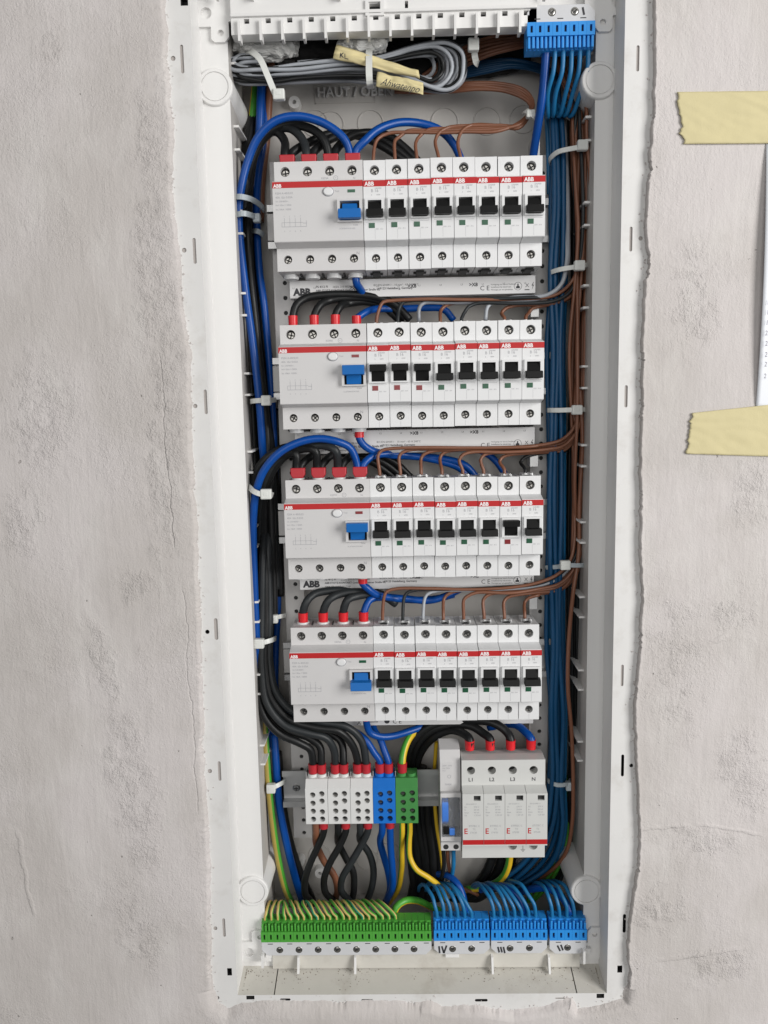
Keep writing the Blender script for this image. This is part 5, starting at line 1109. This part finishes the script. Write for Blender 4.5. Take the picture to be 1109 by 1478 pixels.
tie('white cable tie standing upright around the coil between the tape flags', [(535, 70, 34), (533, 74, 20), (533, 86, 12), (533, 105, 9), (534, 120, 12), (536, 127, 26)], None, wd=5.0)
tie('small white cable tie head on the slanted brown wires', [(690, 92, 44), (687, 88, 36), (685, 76, 33), (684, 64, 33)], (683.5, 65, 26), (8.5, 9.5), 4.8)
tie('small cable tie around the brown loop near the top right', [(757, 162, 44), (760, 160, 32), (768, 164, 29), (774, 171, 32), (776, 174, 44)], (766, 165, 32), (7, 6), 4.0)
tie('white cable tie across the right trunk above the top row of breakers', [(794, 236, 54), (795, 228, 40), (806, 219, 32), (822, 215, 28), (838, 212, 26), (852, 208, 34)], (841, 210, 26), (8.5, 8.0), 3.6)
tie('white cable tie across the right trunk below the top row', [(793, 400, 54), (794, 394, 40), (808, 389, 30), (825, 386, 26), (838, 384, 24), (848, 382, 34)], (836.5, 383.5, 24), (8.5, 8.0), 3.6)
tie('white cable tie across the right trunk beside the second row', [(790, 592, 54), (793, 592, 40), (808, 592, 31), (825, 591.5, 27), (845, 591, 34)], (833, 591.5, 26), (8.5, 8.0), 3.8)
tie('white cable tie across the right trunk beside the third row', [(787, 820, 54), (790, 819, 42), (805, 818, 36), (818, 816, 28), (835, 816, 28), (850, 815, 36)], (816, 815.5, 26), (8.5, 8.0), 3.6, hmt='tie_white', mt='tie_clear')
tie('pale cable tie around the blue bundle beside the surge arrester', [(790, 1120, 54), (793, 1128, 42), (805, 1133, 36), (818, 1132, 38), (823, 1126, 50)], (820.5, 1134, 42), (5, 8.0), 3.6, mt='tie_clear')
tie('upper greyish cable tie around the left trunk beside the top row', [(335, 285, 36), (339, 284, 22), (350, 284, 18), (364, 288, 24), (378, 298, 40), (381, 303, 50)], None, wd=4.2, mt='tie_clear')
tie('lower greyish cable tie around the left trunk beside the top row', [(336, 312, 36), (340, 310, 22), (352, 308, 18), (364, 311, 24), (376, 318, 36)], (371, 315, 30), (6, 7), 4.2, mt='tie_clear')
tie('short greyish cable tie on the inner left wires beside the top row', [(364, 334, 60), (366, 333, 48), (373, 334, 42), (380, 339, 50)], None, wd=4.0, mt='tie_clear')
tie('white cable tie with square head on the left trunk beside the second row', [(362, 580, 40), (364, 579, 26), (374, 578, 22), (388, 578, 24), (398, 577, 40)], (384.5, 578, 22), (8, 8.4), 4.0)
tie('white cable tie on the blue loop left of the third row', [(359, 700, 34), (361, 704, 18), (368, 710, 10), (380, 714, 10), (394, 714, 24)], (384.5, 713, 11), (9, 8.4), 4.2)
tie('white cable tie on the black wires left of the fourth-row ferrules', [(392, 893, 52), (396, 892, 44), (404, 890, 40), (412, 888, 50)], (397.5, 893, 40), (5, 7.5), 3.6)
tie('white cable tie with square head left of the fourth row', [(364, 930, 40), (367, 930, 26), (378, 928, 22), (392, 924, 26), (398, 921, 40)], (374.5, 928.5, 20), (8.4, 8.4), 4.0)
tie('white cable tie on the yellow-green and blue wires left of the terminal blocks', [(383, 1143, 54), (387, 1139, 42), (396, 1136, 38), (406, 1131, 42), (412, 1127, 54)], (391.5, 1137.5, 38), (8, 8.4), 3.8)

# ------------------------------------------------------------------ stuffing behind the top rail
def lump(name, label, cat, pxs, dep, th, mt, amp, seed):
    pts = [P(a, b, dep) for a, b in pxs]; xs = [p.x for p in pts]; zs = [p.z for p in pts]
    cx, cz = (min(xs)+max(xs))/2, (min(zs)+max(zs))/2; rx, rz = (max(xs)-min(xs))/2, (max(zs)-min(zs))/2
    bm = bmesh.new(); bmesh.ops.create_icosphere(bm, subdivisions=5, radius=1.0)
    for v in bm.verts:
        d = v.co.copy(); e = Vector((math.copysign(abs(d.x)**.6, d.x), math.copysign(abs(d.y)**.7, d.y), math.copysign(abs(d.z)**.6, d.z)))
        q = Vector((e.x*rx, e.y*th, e.z*rz)); k = amp*(NZ.noise(q*.06+Vector((seed, 0, 0)))*1.2+abs(NZ.noise(q*.16+Vector((seed, 3, 0))))*1.2+abs(NZ.noise(q*.4))*.5)
        v.co = Vector((cx, dep, cz))+q+d*k
    mb = MB(); mb.bm(bm, 0, mt != 'film'); o = mb.build(name, mt, None, (cx, dep, min(zs)), fixn=False); tag(o, label, cat)
lump('foam_lump', 'black foam wadding poking out under the comb of the top rail', 'foam', [(424, 50), (522, 50), (522, 86), (424, 86)], 50, 10, 'foam_black', 3.0, 2)
lump('foam_lump', 'black foam and filled-in cavity shadow behind the slanted brown wires at the top right', 'foam', [(520, 42), (768, 42), (768, 108), (520, 108)], 70, 6, 'foam_black', 2.0, 6)  # black mass of foam, also standing in for the cavity's black shadow
lump('plastic_film', 'crumpled clear plastic film under the left end of the top rail', 'plastic film', [(334, 46), (430, 46), (430, 80), (334, 80)], 38, 9, 'film', 5.0, 3)
lump('plastic_film', 'crumpled clear plastic film hanging below the middle of the top rail', 'plastic film', [(490, 42), (558, 42), (558, 70), (490, 70)], 28, 6, 'film', 4.0, 8)

# ------------------------------------------------------------------ tape flags on the coil, wall tapes and the paper
def sheet(name, label, cat, corners, nx, ny, fy, mt, torn=0.0, group=None, th=.15, seed=0):
    A, B, C_, D = [Vector(c) for c in corners]                # bottom left, bottom right, top right, top left
    mb = MB(); vs = []
    for j in range(ny+1):
        for i in range(nx+1):
            u, v = i/nx, j/ny; p = (A*(1-u)+B*u)*(1-v)+(D*(1-u)+C_*u)*v
            if torn: p.x += torn*(1-u)**6*(NZ.noise(Vector((seed, v*7, 0)))*1.6+NZ.noise(Vector((seed, v*22, 3)))*.7)
            p.y += fy(u, v); vs.append(p)
    mb.add(vs, [(j*(nx+1)+i, j*(nx+1)+i+1, (j+1)*(nx+1)+i+1, (j+1)*(nx+1)+i) for j in range(ny) for i in range(nx)], 0, True)
    o = mb.build(name, mt, None, A, fixn=False); tag(o, label, cat, group)
    md = o.modifiers.new('thickness', 'SOLIDIFY'); md.thickness = th*S; md.offset = 0
    return o
def flag(label, px, writing, size, rot, seed, dep):
    c = [P(*q) for q in px]
    fy = lambda u, v: -2.2*math.sin(math.pi*v)-1.0*math.sin(u*5+seed)-2.2*NZ.noise(Vector((u*5+seed, v*3, 0)))-1.0*abs(NZ.noise(Vector((u*11+seed, v*5+u*4, 2))))
    o = sheet('tape_flag', label, 'tape', c, 22, 12, fy, 'tape_yellow', 0, 'yellow tape flags on the coil', .5, seed)
    return o, c
o, c = flag('upper yellow paper tape flag on the coil, folded and sloping right', [(481, 85, 17), (606, 113, 12), (604, 101, 14), (487, 65, 18)], 'KL', 5, -15, 1, 14)
mb = MB()
for st in ([(491, 83), (492, 76)], [(492, 79), (496, 76)], [(492, 79), (496, 83)], [(498, 77), (498, 84), (503, 85)]): mb.ribbon([P(a, b, 12.0) for a, b in st], .7, .1)
mb.build('handwriting', 'ink_black', o)
o, c = flag('lower yellow paper tape flag with handwriting around the coil', [(543, 124, 9), (611, 137, 9), (611, 120, 10), (545, 103, 9)], 'A', 5, -12, 4, 8)
mb = MB(); p = P(549, 122.5, 4.0); put_text(mb, 'Ahwatenpo', 7.4, p.x, 3.2, p.z, 0, rot=-13, shear=.5, bold=.0, sx=.86)
mb.build('handwriting', 'ink_black', o, fixn=False)
def tapef(seed): return lambda u, v: -.5-.35*abs(NZ.noise(Vector((u*3+seed, v*5+u*4, seed))))*3-.25*abs(NZ.noise(Vector((u*9, v*11-u*6, seed+2))))
Y = WY-.6
sheet('wall_tape', 'upper strip of pale yellow masking tape on the wall at the right', 'tape', [P(986, 208, Y), P(1150, 207, Y), P(1150, 131, Y), P(977, 133, Y)], 50, 24, tapef(3), 'tape_wall', 2.2, 'masking tapes on the wall', .2, 5)
sheet('wall_tape', 'lower strip of crinkled yellow masking tape holding the bottom of the paper', 'tape', [P(991, 655, Y), P(1150, 660, Y), P(1150, 580, Y), P(999, 596, Y)], 50, 24, tapef(11), 'tape_wall', 3.0, 'masking tapes on the wall', .2, 9)
o = sheet('paper_sheet', 'white sheet of paper with handwritten digits, cut off at the right edge', 'paper', [P(1091, 590, WY-.35), P(1180, 594, WY-.35), P(1195, 206, WY-.35), P(1106, 206, WY-.35)], 14, 40, lambda u, v: -5.0*math.sin(math.pi*min(1, max(0, v)))**.8*(1-u*.7), 'paper', 0, None, .2)
mb = MB()
for a, b, s_ in ((1103, 546, '2'), (1104, 529, '2'), (1104.5, 515, '2'), (1105, 499, '2'), (1105, 484, '2'), (1106, 469, '1'), (1107, 454, '1'), (1107.5, 440, '1')):
    p = P(a-.5, b, WY-6.2); put_text(mb, s_, 5.0, p.x, p.y, p.z, 0, rot=4, shear=.2, sx=.8)
mb.build('handwriting', 'ink_blue', o, fixn=False)
for ob in bpy.data.objects:
    ob.select_set(False)
